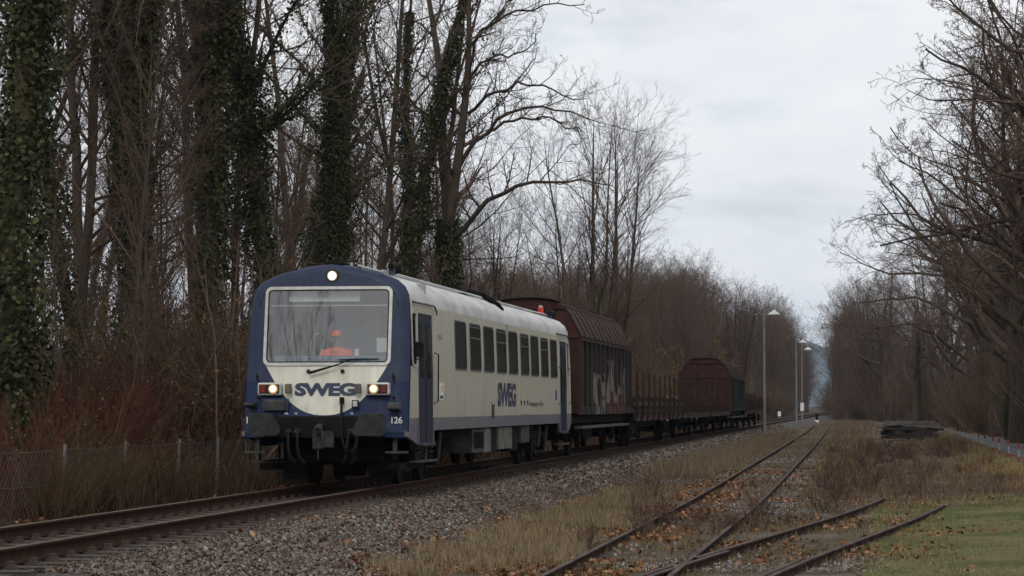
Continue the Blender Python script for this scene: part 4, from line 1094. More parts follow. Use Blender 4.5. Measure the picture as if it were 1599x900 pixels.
# ------------------------------------------------------------------ wire fence on the left
m_conc = mat('fence_concrete', (0.17, 0.17, 0.16), 0.95, (0.075, 0.075, 0.068), scale=9, bump=.3)
m_wire = mat('fence_wire', (0.13, 0.13, 0.13), 0.6, metal=.3)
fence = empty('wire_fence', (-4.0, 35, -.45)); tag(fence, 'wire mesh fence on leaning concrete posts in front of the thicket', 'fence')
fp = [(32.0, .1), (35.2, -.03), (38.95, .05), (42.3, .03), (45.5, .14), (48.5, .03), (51.8, -.05), (55.2, .06), (58.6, .02)]
for y, lean in fp:
    p = MB(); p.add([(-.035, y - 35 - .035, -.3), (.035, y - 35 - .035, -.3), (.035, y - 35 + .035, -.3), (-.035, y - 35 + .035, -.3),
                     (-.026, y - 35 - .026 + lean * 2.2, 1.22), (.026, y - 35 - .026 + lean * 2.2, 1.22), (.026, y - 35 + .026 + lean * 2.2, 1.22), (-.026, y - 35 + .026 + lean * 2.2, 1.22)],
                    [(0, 3, 2, 1), (4, 5, 6, 7), (0, 1, 5, 4), (1, 2, 6, 5), (2, 3, 7, 6), (3, 0, 4, 7)])
    p.build('post', m_conc, fence)
wm_ = MB()
for (y0, l0), (y1, l1) in zip(fp[:-1], fp[1:]):
    for z in (.08, .6, 1.15): wm_.tube([(.05, y0 - 35 + l0 * (z + .3), z), (.05, (y0 + y1) / 2 - 35, z - .03), (.05, y1 - 35 + l1 * (z + .3), z)], .003, 3, False)
    d = (y1 - y0); nn = int(d / .16)
    for k in range(-6, nn):
        a, b_ = y0 + k * .16, y0 + k * .16 + 1.05
        for up in (1, -1):
            p0, p1 = max(a, y0), min(b_, y1)
            if p1 - p0 < .1: continue
            z0 = .08 + (p0 - a); z1 = .08 + (p1 - a)
            if up < 0: z0, z1 = 1.21 - z0, 1.21 - z1
            wm_.tube([(.05, p0 - 35, z0), (.05, p1 - 35, z1)], .0015, 3, False)
wm_.build('wire_mesh', m_wire, fence)

# ------------------------------------------------------------------ pile of old sleepers
m_pile = mat('tarred_timber', (0.040, 0.032, 0.026), 0.9, (0.015, 0.012, 0.01), scale=5, bump=.5, stretch=(.6, 5, 5))
m_pile2 = mat('grey_weathered_timber', (0.15, 0.13, 0.115), 0.9, (0.05, 0.042, 0.036), scale=5, bump=.5, stretch=(.6, 5, 5))
g_ = random.Random(5)
pz = float(gz(11.2, 150)) + .12
spots = []
for lay, (cnt, zz) in enumerate(((5, 0), (5, .165), (5, .33), (5, .495), (5, .66), (4, .825))):
    for k in range(cnt): spots.append((11.3 + g_.uniform(-.5, .5) * (1 if lay < 3 else 1.5), 148.2 + k * .46 + lay * .12, pz + zz, g_.uniform(-.16, .16) if lay < 3 else g_.uniform(-.45, .45), lay))
base_me = MB().box(-1.3, 1.3, -.13, .13, 0, .155)
b0 = base_me.build('old_sleeper', m_pile, None, bevel=.012)
words = {0: 'bottom', 1: 'second', 2: 'third', 3: 'fourth', 4: 'fifth', 5: 'topmost'}
for i, (x, y, z, r, lay) in enumerate(spots):
    o = b0 if i == 0 else b0.copy()
    if i: col.objects.link(o)
    if (lay == 5) or (lay == 4 and i % 2 == 0):
        o.data = o.data.copy(); o.data.materials[0] = m_pile2
    o.location = (x, y, z); o.rotation_euler = (0, (.07 if lay >= 4 else .015) * g_.choice((-1, 1)), r)
    tag(o, 'dark timber sleeper in the %s layer of the pile on the siding' % words[lay], 'sleeper', 'old sleepers piled on the siding, %s layer' % words[lay])

# ------------------------------------------------------------------ red and white marker posts by the path
m_mred = mat('marker_red', (0.20, 0.026, 0.028), 0.8, (0.13, 0.02, 0.022), scale=9)
m_mgrey = mat('marker_grey', (0.22, 0.22, 0.24), 0.7, (0.15, 0.15, 0.165), scale=9)
ordw = ['rightmost', 'second', 'third', 'fourth', 'fifth', 'sixth', 'seventh', 'eighth', 'ninth', 'tenth', 'eleventh']
for i, px in enumerate((1598, 1590, 1574.5, 1560, 1548, 1538, 1527, 1514, 1505, 1498, 1492)):
    t = 14.42; s = s_at(px, t)
    mp_ = empty('marker_post', (t, s, float(gz(t, s)) - .02)); mp_.rotation_euler = (g_.uniform(-.05, .05), g_.uniform(-.06, .06), 0)
    tag(mp_, 'red and grey striped marker post by the path, %s%s' % (ordw[i], '' if i == 0 else ' from the right edge'), 'marker post', 'striped marker posts along the path')
    MB().ring((0, 0, 0), 'z', [(.035, -.1), (.035, .26)], 10).build('post', m_mgrey, mp_)
    MB().ring((0, 0, 0), 'z', [(.042, .12), (.042, .30)], 10).build('red_band', m_mred, mp_)
    MB().ring((0, 0, 0), 'z', [(.035, .26), (.035, .62)], 10).build('post', m_mgrey, mp_)
    MB().ring((0, 0, 0), 'z', [(.043, .60), (.043, .78), (.025, .81)], 10).build('red_cap', m_mred, mp_)
# a low white hut with green roof seen over the stake wagon
hut = empty('trackside_hut', (-10.5, 214, -.5)); tag(hut, 'small white hut with dark green flat roof glimpsed behind the stake wagon', 'hut')
MB().box(-2.6, 2.6, -1.5, 1.5, 0, 2.75).build('wall', m_lampw, hut)
MB().box(-2.8, 2.8, -1.7, 1.7, 2.752, 2.95).build('roof', mat('hut_green', (.03, .05, .03), .8), hut)
for x in (-1.7, 0, 1.7): MB().box(x - .45, x + .45, -1.53, -1.502, 1.4, 2.3).build('window', m_dark, hut)
# ------------------------------------------------------------------ trees
def unit(v): return v / np.maximum(np.linalg.norm(v, axis=-1, keepdims=True), 1e-9)
def tubes(P, Rr, q):
    """P (n,k,3), Rr (n,k) -> verts, quad faces"""
    n, k, _ = P.shape
    T = np.empty_like(P); T[:, 1:-1] = P[:, 2:] - P[:, :-2]; T[:, 0] = P[:, 1] - P[:, 0]; T[:, -1] = P[:, -1] - P[:, -2]
    T = unit(T)
    ref = np.where(np.abs(T[..., 2:3]) < .85, np.array([0, 0, 1.0]), np.array([1.0, 0, 0]))
    # one reference per branch keeps the tube from twisting
    ref = np.repeat(ref[:, :1], k, 1)
    A = unit(np.cross(T, ref)); B = np.cross(T, A)
    ang = np.arange(q) * 2 * np.pi / q
    V = P[:, :, None, :] + Rr[:, :, None, None] * (A[:, :, None, :] * np.cos(ang)[None, None, :, None] + B[:, :, None, :] * np.sin(ang)[None, None, :, None])
    i = np.arange(n)[:, None, None] * k * q + np.arange(k - 1)[None, :, None] * q + np.arange(q)[None, None, :]
    j = np.arange(n)[:, None, None] * k * q + np.arange(k - 1)[None, :, None] * q + ((np.arange(q) + 1) % q)[None, None, :]
    F = np.stack([i, j, j + q, i + q], -1).reshape(-1, 4)
    return V.reshape(-1, 3), F
def jointubes(lst, m, name):
    V = []; F = []; A = []; b = 0
    for P, Rr, q, a in lst:
        v, f = tubes(P, Rr, q); V.append(v); F.append(f + b); b += len(v); A.append(np.repeat(a, P.shape[1] * q))
    return mesh_np(name, np.concatenate(V), np.concatenate(F), m, np.concatenate(A), smooth=True)
def blen(P): return np.linalg.norm(np.diff(P, axis=1), axis=2).sum(1)
def children(g, P, Rr, m, u=(.25, 1.0), ang=(50, 10), ratio=.5, k=4, up=.06, wob=.12, rr=.6, rmin=.006, prof=None, taper=.72, lmax=99):
    n, kk, _ = P.shape
    U = u[0] + (u[1] - u[0]) * (np.arange(m)[None, :] + g.random((n, m))) / m
    x = U * (kk - 1); i0 = np.minimum(x.astype(int), kk - 2); f = (x - i0)[..., None]
    ar = np.arange(n)[:, None]
    base = P[ar, i0] * (1 - f) + P[ar, i0 + 1] * f
    T = unit(P[ar, i0 + 1] - P[ar, i0])
    r0 = (Rr[ar, i0] * (1 - f[..., 0]) + Rr[ar, i0 + 1] * f[..., 0]) * rr
    ref = unit(g.normal(size=(n, m, 3)))
    perp = unit(np.cross(T, ref))
    a = np.radians(g.normal(ang[0], ang[1], (n, m)))[..., None]
    D = unit(np.cos(a) * T + np.sin(a) * perp)
    L = blen(P)[:, None] * ratio * (prof(U) if prof else (1.05 - .6 * U)) * g.uniform(.65, 1.3, (n, m))
    L = np.minimum(L, lmax)
    base = base.reshape(-1, 3); D = D.reshape(-1, 3); L = L.ravel(); r0 = np.maximum(r0.ravel(), rmin)
    pts = [base]; d = D; N = len(L)
    for s in range(k - 1):
        d = unit(d + wob * g.normal(size=(N, 3)) + np.array([0, 0, up]))
        pts.append(pts[-1] + d * (L / (k - 1))[:, None])
    Rn = np.maximum(r0[:, None] * (1 - taper * np.linspace(0, 1, k)[None, :]), rmin * .6)
    return np.stack(pts, 1), Rn
def stem(g, H, r0, k=12, lean=.03, wob=.035, base=(0, 0, -.3), d0=(0, 0, 1), rtop=.08):
    d = np.array(d0, float) + np.append(g.normal(0, lean, 2), 0); d /= np.linalg.norm(d)
    p = [np.array(base, float)]
    for i in range(k - 1):
        d = d + np.append(g.normal(0, wob, 2), .03); d /= np.linalg.norm(d); p.append(p[-1] + d * H / (k - 1))
    v = np.linspace(0, 1, k)
    r = r0 * ((1 - v) ** .75 * (1 - rtop) + rtop); r[0] *= 1.35
    return np.array(p)[None], r[None]
def leaves(g, C, size, flat=0.0, asp=.75, out=None):
    """little folded leaf quads at centres C"""
    n = len(C)
    a = unit(g.normal(size=(n, 3)) + (out * 0.0 if out is not None else 0)); 
    nrm = unit(g.normal(size=(n, 3)) * (1 - flat) + np.array([0, 0, flat * 1.5]) + (out * .9 if out is not None else 0))
    a = unit(np.cross(nrm, a)); b = np.cross(nrm, a)
    s = (size * g.uniform(.6, 1.3, n))[:, None]
    V = np.stack([C - a * s, C + b * s * asp + nrm * s * .18, C + a * s, C - b * s * asp + nrm * s * .18], 1).reshape(-1, 3)
    F = np.arange(n * 4).reshape(n, 4)
    return V, F, np.repeat(g.random(n), 4)

def bark(name, dark, light):
    n = Nodes(name)
    f = n.math('ADD', n.math('MULTIPLY', n.noise(3.0, 5, stretch=(4, 4, .6)), .8), n.math('MULTIPLY', n.attr('rnd'), .3))
    n.bsdf(n.ramp(f, [(.3, dark), (.75, light)]), .9, normal=n.bump(n.noise(14, 4, stretch=(3, 3, .5)), .5, .02), spec=.15)
    return n.m
m_bark = bark('grey_brown_bark', (.028, .020, .015), (.098, .072, .054))
m_bark_g = bark('mossy_bark', (.024, .02, .010), (.07, .06, .034))
m_twig = rnd_mat('winter_twigs', [(0, (.036, .024, .017)), (.5, (.082, .054, .039)), (1, (.135, .09, .066))], .9, .2, .3)
m_twig_r = rnd_mat('russet_twigs', [(0, (.044, .029, .019)), (.5, (.096, .063, .042)), (1, (.155, .105, .07))], .9, .2, .3)
m_twig_o = rnd_mat('oak_twigs', [(0, (.04, .027, .019)), (.5, (.094, .062, .044)), (1, (.15, .10, .072))], .9, .2, .3)
m_ivy = rnd_mat('ivy_leaves', [(0, (.013, .015, .005)), (.45, (.027, .033, .010)), (.8, (.045, .053, .015)), (1, (.075, .075, .025))], .6, .35, 1.3, spec=.2)
m_red = rnd_mat('dogwood_red_twigs', [(0, (.03, .008, .006)), (.5, (.085, .018, .012)), (1, (.12, .04, .024))], .85, .2, .3)
m_straw = rnd_mat('brown_stalks', [(0, (.024, .015, .008)), (.5, (.062, .038, .018)), (1, (.115, .078, .036))], .9, .25, .4)
m_deadleaf = rnd_mat('withered_leaves', [(0, (.04, .02, .009)), (.5, (.10, .047, .02)), (1, (.16, .088, .04))], .85, .2, .5)
m_yellowleaf = rnd_mat('yellow_autumn_leaves', [(0, (.07, .04, .014)), (.5, (.16, .09, .028)), (1, (.23, .14, .045))], .85, .2, .5)

PROTO = {}
def proto_root(kind):
    """a hidden-from-nothing prototype: built once, later moved to its first spot"""
    r = empty(kind); return r
def tall_tree(seed, H, r0, n1=26, ivy=0, ivy_top=.8, ivy_w=.45, start=.28, m_tw=None, dens=1.0, forks=0):
    g = np.random.default_rng(seed)
    P0, R0 = stem(g, H, r0, 14)
    tops = [(P0, R0)]
    if forks:
        Pf, Rf = children(g, P0, R0, forks, (.22, .5), (16, 4), .62, 10, .05, .035, .72, .03, prof=lambda u: 1.0 - .5 * u, taper=.8)
        tops.append((Pf, Rf))
    cr = []; tr = [(P0, R0, 9, np.array([.5]))]
    if forks: tr.append((Pf, Rf, 7, g.random(len(Pf))))
    L3 = []
    for k_, (P, Rr) in enumerate(tops):
        st = start if k_ == 0 else .25
        prof = lambda u, st=st: .35 + .65 * np.sin(np.pi * np.clip((u - st) / (1 - st), 0, 1) ** .8 * .8 + .35)
        P1, R1 = children(g, P, Rr, n1 if k_ == 0 else max(6, n1 // 3), (st, .98), (46, 12), .24 if k_ == 0 else .32, 7, .07, .11, .42, .012, prof)
        cr.append((P1, R1, 5, g.random(len(P1))))
        P2, R2 = children(g, P1, R1, int(7 * dens), (.2, 1), (42, 12), .46, 5, .05, .14, .55, .008)
        cr.append((P2, R2, 4, g.random(len(P2))))
        P3, R3 = children(g, P2, R2, int(5 * dens), (.2, 1), (40, 14), .50, 3, .04, .16, .6, .0065)
        cr.append((P3, R3, 3, g.random(len(P3)))); L3.append((P3, R3))
        P4, R4 = children(g, P3, R3, 3, (.3, 1), (38, 14), .55, 2, .04, .16, .7, .0055)
        cr.append((P4, R4, 3, g.random(len(P4))))
    root = proto_root('ivy_clad_tree' if ivy else 'bare_tree')
    link('trunk', jointubes(tr, m_bark_g if ivy else m_bark, 'trunk'), root)
    link('crown', jointubes(cr, m_tw or m_twig, 'crown'), root)
    if ivy:
        C = []; O = []
        for k_, (P, Rr) in enumerate(tops):
            for b in range(len(P)):
                n = ivy if k_ == 0 else int(ivy * .35)
                u = g.random(n) ** 1.0 * (ivy_top if k_ == 0 else ivy_top * .8)
                x = u * (P.shape[1] - 1); i0 = x.astype(int); f = (x - i0)[:, None]
                c = P[b, i0] * (1 - f) + P[b, i0 + 1] * f; rr = Rr[b, i0]
                az = g.random(n) * 2 * np.pi
                lump = .55 + .65 * np.sin(az * 2 + u * 31 + seed) * np.sin(u * 57 + az + seed * 2) + .4 * np.sin(u * 23 + seed + np.sin(az + u * 9))
                w = ivy_w * (1.0 if k_ == 0 else .6) * (1.15 - .75 * (u / ivy_top) ** 1.5) * np.clip(lump, .05, 1.7)
                rad = rr + w * (.12 + .88 * g.random(n) ** .75)
                keep = g.random(n) < np.clip(lump * 1.5 + .42, .2, 1.0)
                o = np.stack([np.cos(az), np.sin(az), np.full(n, -.15)], -1)
                C.append((c + o * rad[:, None] + g.normal(0, .06, (n, 3)))[keep]); O.append(o[keep])
        # some shaggy ivy along the lower limbs
        P1, R1 = cr[0][0], cr[0][1]
        n = ivy // 5; b = g.integers(0, max(2, len(P1) // 2), n); i0 = np.minimum((g.random(n) ** 1.6 * 5).astype(int), 5); f = g.random(n)[:, None]
        C.append(P1[b, i0] * (1 - f) + P1[b, i0 + 1] * f + g.normal(0, .12, (n, 3))); O.append(unit(g.normal(size=(n, 3))))
        v, f_, a = leaves(g, np.concatenate(C), .053, .1, .8, np.concatenate(O))
        link('ivy', mesh_np('ivy', v, f_, m_ivy, a), root)
    return root
def oak(seed, H, r0, n1=13, spread=.55, ivy=0):
    g = np.random.default_rng(seed)
    P0, R0 = stem(g, H * .72, r0, 10, .04, .07, rtop=.18)
    P1, R1 = children(g, P0, R0, n1, (.26, 1.0), (58, 12), spread, 10, .05, .20, .52, .05, prof=lambda u: 1.15 - .45 * u, taper=.85)
    P2, R2 = children(g, P1, R1, 8, (.18, 1), (48, 14), .44, 7, .05, .22, .55, .016, taper=.8)
    P3, R3 = children(g, P2, R2, 6, (.2, 1), (46, 16), .46, 5, .03, .24, .58, .009)
    P4, R4 = children(g, P3, R3, 6, (.2, 1), (46, 16), .52, 4, .03, .22, .6, .0075)
    P5, R5 = children(g, P4, R4, 3, (.3, 1), (42, 16), .6, 2, .02, .2, .7, .0055)
    root = proto_root('oak_tree')
    link('trunk', jointubes([(P0, R0, 10, np.array([.4])), (P1, R1, 7, g.random(len(P1)))], m_bark_g if ivy else m_bark, 'trunk'), root)
    link('crown', jointubes([(P2, R2, 5, g.random(len(P2))), (P3, R3, 4, g.random(len(P3))), (P4, R4, 3, g.random(len(P4))), (P5, R5, 3, g.random(len(P5)))], m_twig_o, 'crown'), root)
    if ivy:
        n = ivy; u = g.random(n); x = u * 8.9; i0 = x.astype(int); f = (x - i0)[:, None]
        c = P0[0, i0] * (1 - f) + P0[0, i0 + 1] * f; az = g.random(n) * 6.283
        rad = R0[0, i0] + .55 * np.sqrt(g.random(n)) * (1.1 - .7 * u)
        o = np.stack([np.cos(az), np.sin(az), -.1 * np.ones(n)], -1)
        v, f_, a = leaves(g, c + o * rad[:, None], .085, .1, .8, o); link('ivy', mesh_np('ivy', v, f_, m_ivy, a), root)
    return root
def multi_stem(seed, H, n, m_tw=None):
    g = np.random.default_rng(seed); tr = []; cr = []
    for i in range(n):
        a = i * 2.4 + g.random(); tilt = .02 + .13 * (i / max(1, n - 1))
        P, Rr = stem(g, H * g.uniform(.8, 1.0), (.20 if H > 19 else .14) * g.uniform(.7, 1.2), 12, .02, .03, (math.cos(a) * .5, math.sin(a) * .5, -.3), (math.cos(a) * tilt, math.sin(a) * tilt, 1))
        tr.append((P, Rr, 7, np.array([g.random()])))
        P1, R1 = children(g, P, Rr, 22, (.22, .98), (40, 9), .27, 6, .10, .09, .42, .012, lambda u: .5 + .6 * np.sin(np.pi * np.clip((u - .25) / .75, 0, 1) * .85 + .3))
        P2, R2 = children(g, P1, R1, 8, (.2, 1), (40, 12), .5, 5, .06, .13, .55, .0075)
        P3, R3 = children(g, P2, R2, 4 if H < 20 else 5, (.25, 1), (34, 12), .55, 4, .07, .13, .6, .006)
        P4, R4 = children(g, P3, R3, 2, (.4, 1), (32, 12), .6, 2, .05, .13, .7, .0055)
        cr += [(P1, R1, 5, g.random(len(P1))), (P2, R2, 4, g.random(len(P2))), (P3, R3, 3, g.random(len(P3))), (P4, R4, 3, g.random(len(P4)))]
    root = proto_root('multi_stemmed_tree')
    link('trunk', jointubes(tr, m_bark, 'trunk'), root); link('crown', jointubes(cr, m_tw or m_twig, 'crown'), root)
    return root
def shrub(seed, H, n, m_tw, leafn=0, leafm=None, name='bare_shrub', spread=.35, lsize=.045):
    g = np.random.default_rng(seed)
    a = g.random(n) * 6.283; r = np.sqrt(g.random(n)) * .35 * H * .5
    p = np.stack([np.cos(a) * r, np.sin(a) * r, np.full(n, -.1)], -1)
    d = unit(np.stack([np.cos(a) * spread, np.sin(a) * spread, np.ones(n)], -1) + g.normal(0, .22, (n, 3)))
    L = H * g.uniform(.55, 1.1, n); pts = [p]
    for s in range(6):
        d = unit(d + g.normal(0, .10, (n, 3)) + np.array([0, 0, .0])); pts.append(pts[-1] + d * (L / 6)[:, None])
    P = np.stack(pts, 1); Rr = (.010 + .006 * H) * g.uniform(.5, 1.1, (n, 1)) * (1 - .8 * np.linspace(0, 1, 7)[None])
    P1, R1 = children(g, P, Rr, 7, (.2, 1), (36, 14), .42, 5, .06, .14, .6, .005)
    P2, R2 = children(g, P1, R1, 4, (.2, 1), (36, 14), .5, 4, .05, .15, .65, .0042)
    root = proto_root(name)
    link('stems', jointubes([(P, Rr, 4, g.random(n)), (P1, R1, 3, g.random(len(P1))), (P2, R2, 3, g.random(len(P2)))], m_tw, 'stems'), root)
    if leafn:
        q = g.integers(0, len(P2), leafn); c = P2[q, g.integers(1, 4, leafn)] + g.normal(0, .03, (leafn, 3))
        v, f_, a_ = leaves(g, c, lsize, 0, .6); link('leaves', mesh_np('leaves', v, f_, leafm, a_), root)
    return root
used = {}
def plant(p, x, y, rz=None, sc=1.0, label=None, cat='tree', group=None, name=None, tilt=0.0, sz=None):
    g = rnd
    if p.name not in used: used[p.name] = 1; o = p
    else: o = copy_tree(p)
    if name: o.name = name
    o.location = (x, y, float(gz(x, y)) - .05); o.rotation_euler = (g.uniform(-tilt, tilt), g.uniform(-tilt, tilt), g.uniform(0, 6.28) if rz is None else rz)
    o.scale = (sc, sc, sz or sc)
    tag(o, label, cat, group)
    return o

IV = [tall_tree(11, 25, .26, 22, 31000, .93, .48, .34, dens=.9), tall_tree(12, 24, .22, 20, 22000, .92, .44, .36, forks=2), tall_tree(13, 23, .19, 20, 15000, .86, .40, .32)]
TT = [tall_tree(21, 25, .19, 30, start=.22), tall_tree(22, 23, .16, 30, start=.24, dens=1.3), tall_tree(23, 26, .21, 24, forks=2, start=.28), tall_tree(24, 19, .12, 32, start=.10, m_tw=m_twig_r, dens=1.45)]
OK_ = [oak(31, 21, .46, 14, .62), oak(32, 19, .40, 13, .60), oak(33, 20, .42, 14, .64, 9000)]
MS = [multi_stem(41, 22, 6), multi_stem(42, 17, 5, m_twig_r)]
SH = [shrub(51, 3.6, 34, m_straw, 520, m_deadleaf), shrub(52, 2.8, 38, m_straw), shrub(53, 4.6, 26, m_twig_r, 0), shrub(54, 2.4, 40, m_red, name='red_twig_shrub'), shrub(55, 5.6, 24, m_twig, 500, m_deadleaf)]
YS = shrub(56, 6.5, 34, m_twig_r, 12000, m_yellowleaf, 'yellow_leaved_bush', .5, .06)

# front row of the left-hand wood: ivy-clad trunks, each where the photograph has it
front_row = [(15, -6.6, 0, 1.1, 'very thick ivy-clad trunk at the left edge of the photograph'),
             (70, -9.5, 2, 1.0, 'slim ivy-clad tree just right of the thick edge trunk'),
             (150, -9.8, 2, 1.0, 'ivy-clad tree rising above the red twigs'),
             (212, -9.2, 1, 1.05, 'ivy-clad tree with dark forked top above the second fence post'),
             (255, -11.5, 2, 1.1, 'ivy-clad tree deeper in the wood, right of the dark forked one'),
             (328, -8.8, 1, 1.15, 'broad ivy-clad tree left of the railcar roof'),
             (424, -8.8, 0, 1.12, 'broadest ivy-clad tree directly behind the railcar roof corner'),
             (455, -12.5, 2, 1.15, 'ivy-clad tree half hidden behind the broadest one'),
             (528, -9.0, 0, .98, 'tall ivy-clad tree above the railcar top lamp'),
             (592, -10.8, 2, 1.1, 'ivy-clad tree above the right roof corner of the railcar'),
             (636, -11.5, 2, 1.0, 'narrow ivy cone tree left of the arching bare tree')]
for px, t, k, sc, lab in front_row:
    plant(IV[k], t, s_at(px, t), None, sc, lab, 'tree', 'ivy-clad trees of the front row')
bare_row = [(105, -11.0, 1, 1.0, 'slim bare tree between ivy trunks above the first fence post'), (130, -13, 0, 1.0, 'bare tree behind the red twig shrubs'), (185, -12.5, 1, 1.0, 'bare tree deeper behind the second fence post'),
            (285, -13, 1, 1.05, 'bare tree beside the broad ivy tree left of the railcar'), (368, -10.5, 1, 1.0, 'thin pale bare tree between the two broad ivy trees'), (480, -14, 0, 1.0, 'bare tree between the ivy trees above the windscreen'),
            (560, -13, 2, 1.0, 'forked bare tree behind the tall ivy tree'), (660, -14.5, 0, 1.0, 'bare tree close behind the narrow ivy cone')]
for px, t, k, sc, lab in bare_row:
    plant(TT[k], t, s_at(px, t), None, sc, lab, 'tree', 'bare trees of the front row')

# the arching bare tree behind the railcar: limbs surveyed one by one
def traced():
    g = np.random.default_rng(77)
    X0, Y0, K = 660, 0, 2.045; SC = 99.0
    st = {'a': [(88, 960), (86, 880), (84, 800), (80, 650), (66, 520), (60, 380), (55, 240), (40, 120), (20, 0), (2, -110), (-10, -210)],
          'b': [(84, 720), (92, 660), (106, 560), (125, 420), (140, 280), (148, 150), (148, 0), (152, -120), (150, -230)],
          'c': [(80, 520), (95, 400), (110, 260), (124, 150), (132, 60), (128, -60)],
          'd': [(60, 220), (80, 130), (110, 50), (135, 0), (165, -90)]}
    br = [[(148, 215), (160, 160), (190, 90), (250, 45), (340, 18), (420, 4), (520, 8)],
          [(150, 250), (180, 200), (225, 168), (280, 175), (330, 162), (352, 140), (362, 100)],
          [(145, 360), (200, 310), (260, 280), (315, 262), (380, 272), (440, 292), (525, 312)],
          [(112, 540), (160, 470), (205, 420), (250, 365), (300, 342), (370, 338), (430, 350), (500, 362), (570, 390)],
          [(205, 420), (260, 395), (320, 373), (390, 372), (450, 395), (522, 424)],
          [(100, 760), (150, 690), (215, 630), (280, 598), (350, 578), (430, 577), (520, 577), (610, 594)],
          [(55, 300), (20, 250), (-30, 215), (-90, 190)], [(60, 420), (30, 380), (-30, 350), (-80, 345)], [(70, 560), (30, 520), (-30, 500)], [(148, 60), (170, -20), (210, -80)]]
    bx, by, bz = on_s(X0 + 86 / K, 0, SC)
    def conv(pts, dep, k):
        pts = np.array(pts, float); n = len(pts)
        d = np.cumsum(np.append(0, np.linalg.norm(np.diff(pts, axis=0), axis=1)))
        q = np.linspace(0, d[-1], k)
        xs_, ys_ = np.interp(q, d, pts[:, 0]), np.interp(q, d, pts[:, 1])
        out = []
        for i in range(k):
            o = on_s(X0 + xs_[i] / K, Y0 + ys_[i] / K, SC + dep * q[i] / d[-1])
            out.append((o[0] - bx, o[1] - by, o[2]))
        return np.array(out)[None]
    root = proto_root('arching_bare_tree')
    tr = []; cr = []
    def rad(a, b, k): return (a + (b - a) * np.linspace(0, 1, k))[None]
    def twigs(P, Rr, m1, ratio):
        P2, R2 = children(g, P, Rr, m1, (.12, 1), (52, 16), ratio, 7, .07, .15, .5, .012, prof=lambda u: .7 + .3 * u)
        P3, R3 = children(g, P2, R2, 6, (.2, 1), (44, 14), .45, 5, .04, .16, .6, .0085)
        P4, R4 = children(g, P3, R3, 4, (.2, 1), (40, 14), .5, 4, .03, .16, .65, .0065)
        P5, R5 = children(g, P4, R4, 2, (.3, 1), (40, 14), .6, 2, .03, .16, .7, .0055)
        return [(P2, R2, 5, g.random(len(P2))), (P3, R3, 4, g.random(len(P3))), (P4, R4, 3, g.random(len(P4))), (P5, R5, 3, g.random(len(P5)))]
    for k_, (r0, r1, dep) in {'a': (.30, .06, 1.0), 'b': (.23, .05, -1.5), 'c': (.10, .03, 2.0), 'd': (.11, .03, 2.0)}.items():
        P = conv(st[k_], dep, 14); Rr = rad(r0, r1, 14); tr.append((P, Rr, 9, np.array([.5])))
        cr += twigs(P, Rr, 10, .16)
    for i, b in enumerate(br):
        P = conv(b, (-1.5, 1.0, -2.0, -3.0, 1.5, -4.0, 2, 3, -2, 1)[i], 12); r0 = (.08, .07, .08, .105, .07, .125, .06, .06, .06, .06)[i]
        P[0, 1:-1] += g.normal(0, .06, (10, 3))
        Rr = rad(r0, .018, 12); tr.append((P, Rr, 7, np.array([.4])))
        cr += twigs(P, Rr, 13, .30)
    link('trunk', jointubes(tr, m_bark, 'trunk'), root); link('crown', jointubes(cr, m_twig, 'crown'), root)
    C = P0 = conv(st['a'], 1.0, 14)[0]; n = 2600; u = g.random(n) * .22 * 13; i0 = u.astype(int); f = (u - i0)[:, None]
    c = C[i0] * (1 - f) + C[i0 + 1] * f; az = g.random(n) * 6.28; o = np.stack([np.cos(az), np.sin(az), 0 * az], -1)
    v, f_, a = leaves(g, c + o * (.36 + .25 * g.random(n) ** 2)[:, None], .075, .1, .8, o); link('ivy', mesh_np('ivy', v, f_, m_ivy, a), root)
    root.location = (bx, by, 0)
    tag(root, 'large bare tree with long branches arching right above the railcar roof', 'tree')
traced()
plant(MS[0], -9.0, s_at(935, -9.0), .4, 1.0, 'multi-stemmed bare tree standing alone against the sky behind the covered wagon', 'tree', 'multi-stemmed bare trees')
plant(MS[1], -13, s_at(885, -13), 2.0, 1.0, 'slighter multi-stemmed bare tree left of the lone one', 'tree', 'multi-stemmed bare trees')
plant(MS[1], -12, s_at(770, -12), 4.0, .85, 'low multi-stemmed bare tree under the arching branches', 'tree', 'multi-stemmed bare trees')
plant(IV[2], -9.5, s_at(902, -9.5), 1.0, .50, 'short dark ivy column at the foot of the lone multi-stemmed tree', 'tree', 'ivy-clad trees of the front row')
plant(IV[2], -9, s_at(1152, -9), 1.0, .72, 'ivy-covered tree behind the second covered wagon', 'tree', 'ivy-clad trees of the front row')
plant(OK_[1], -11.5, s_at(1205, -11.5), 1.0, .95, 'rounded bare tree over the first yard lamp', 'tree')
plant(YS, -5.6, s_at(1036, -5.6), 0, 1.0, 'bush with yellow autumn leaves behind the tall stakes', 'bush')
plant(YS, -8.5, s_at(1190, -8.5), 2, .8, 'smaller yellow-brown bush behind the last wagons', 'bush')

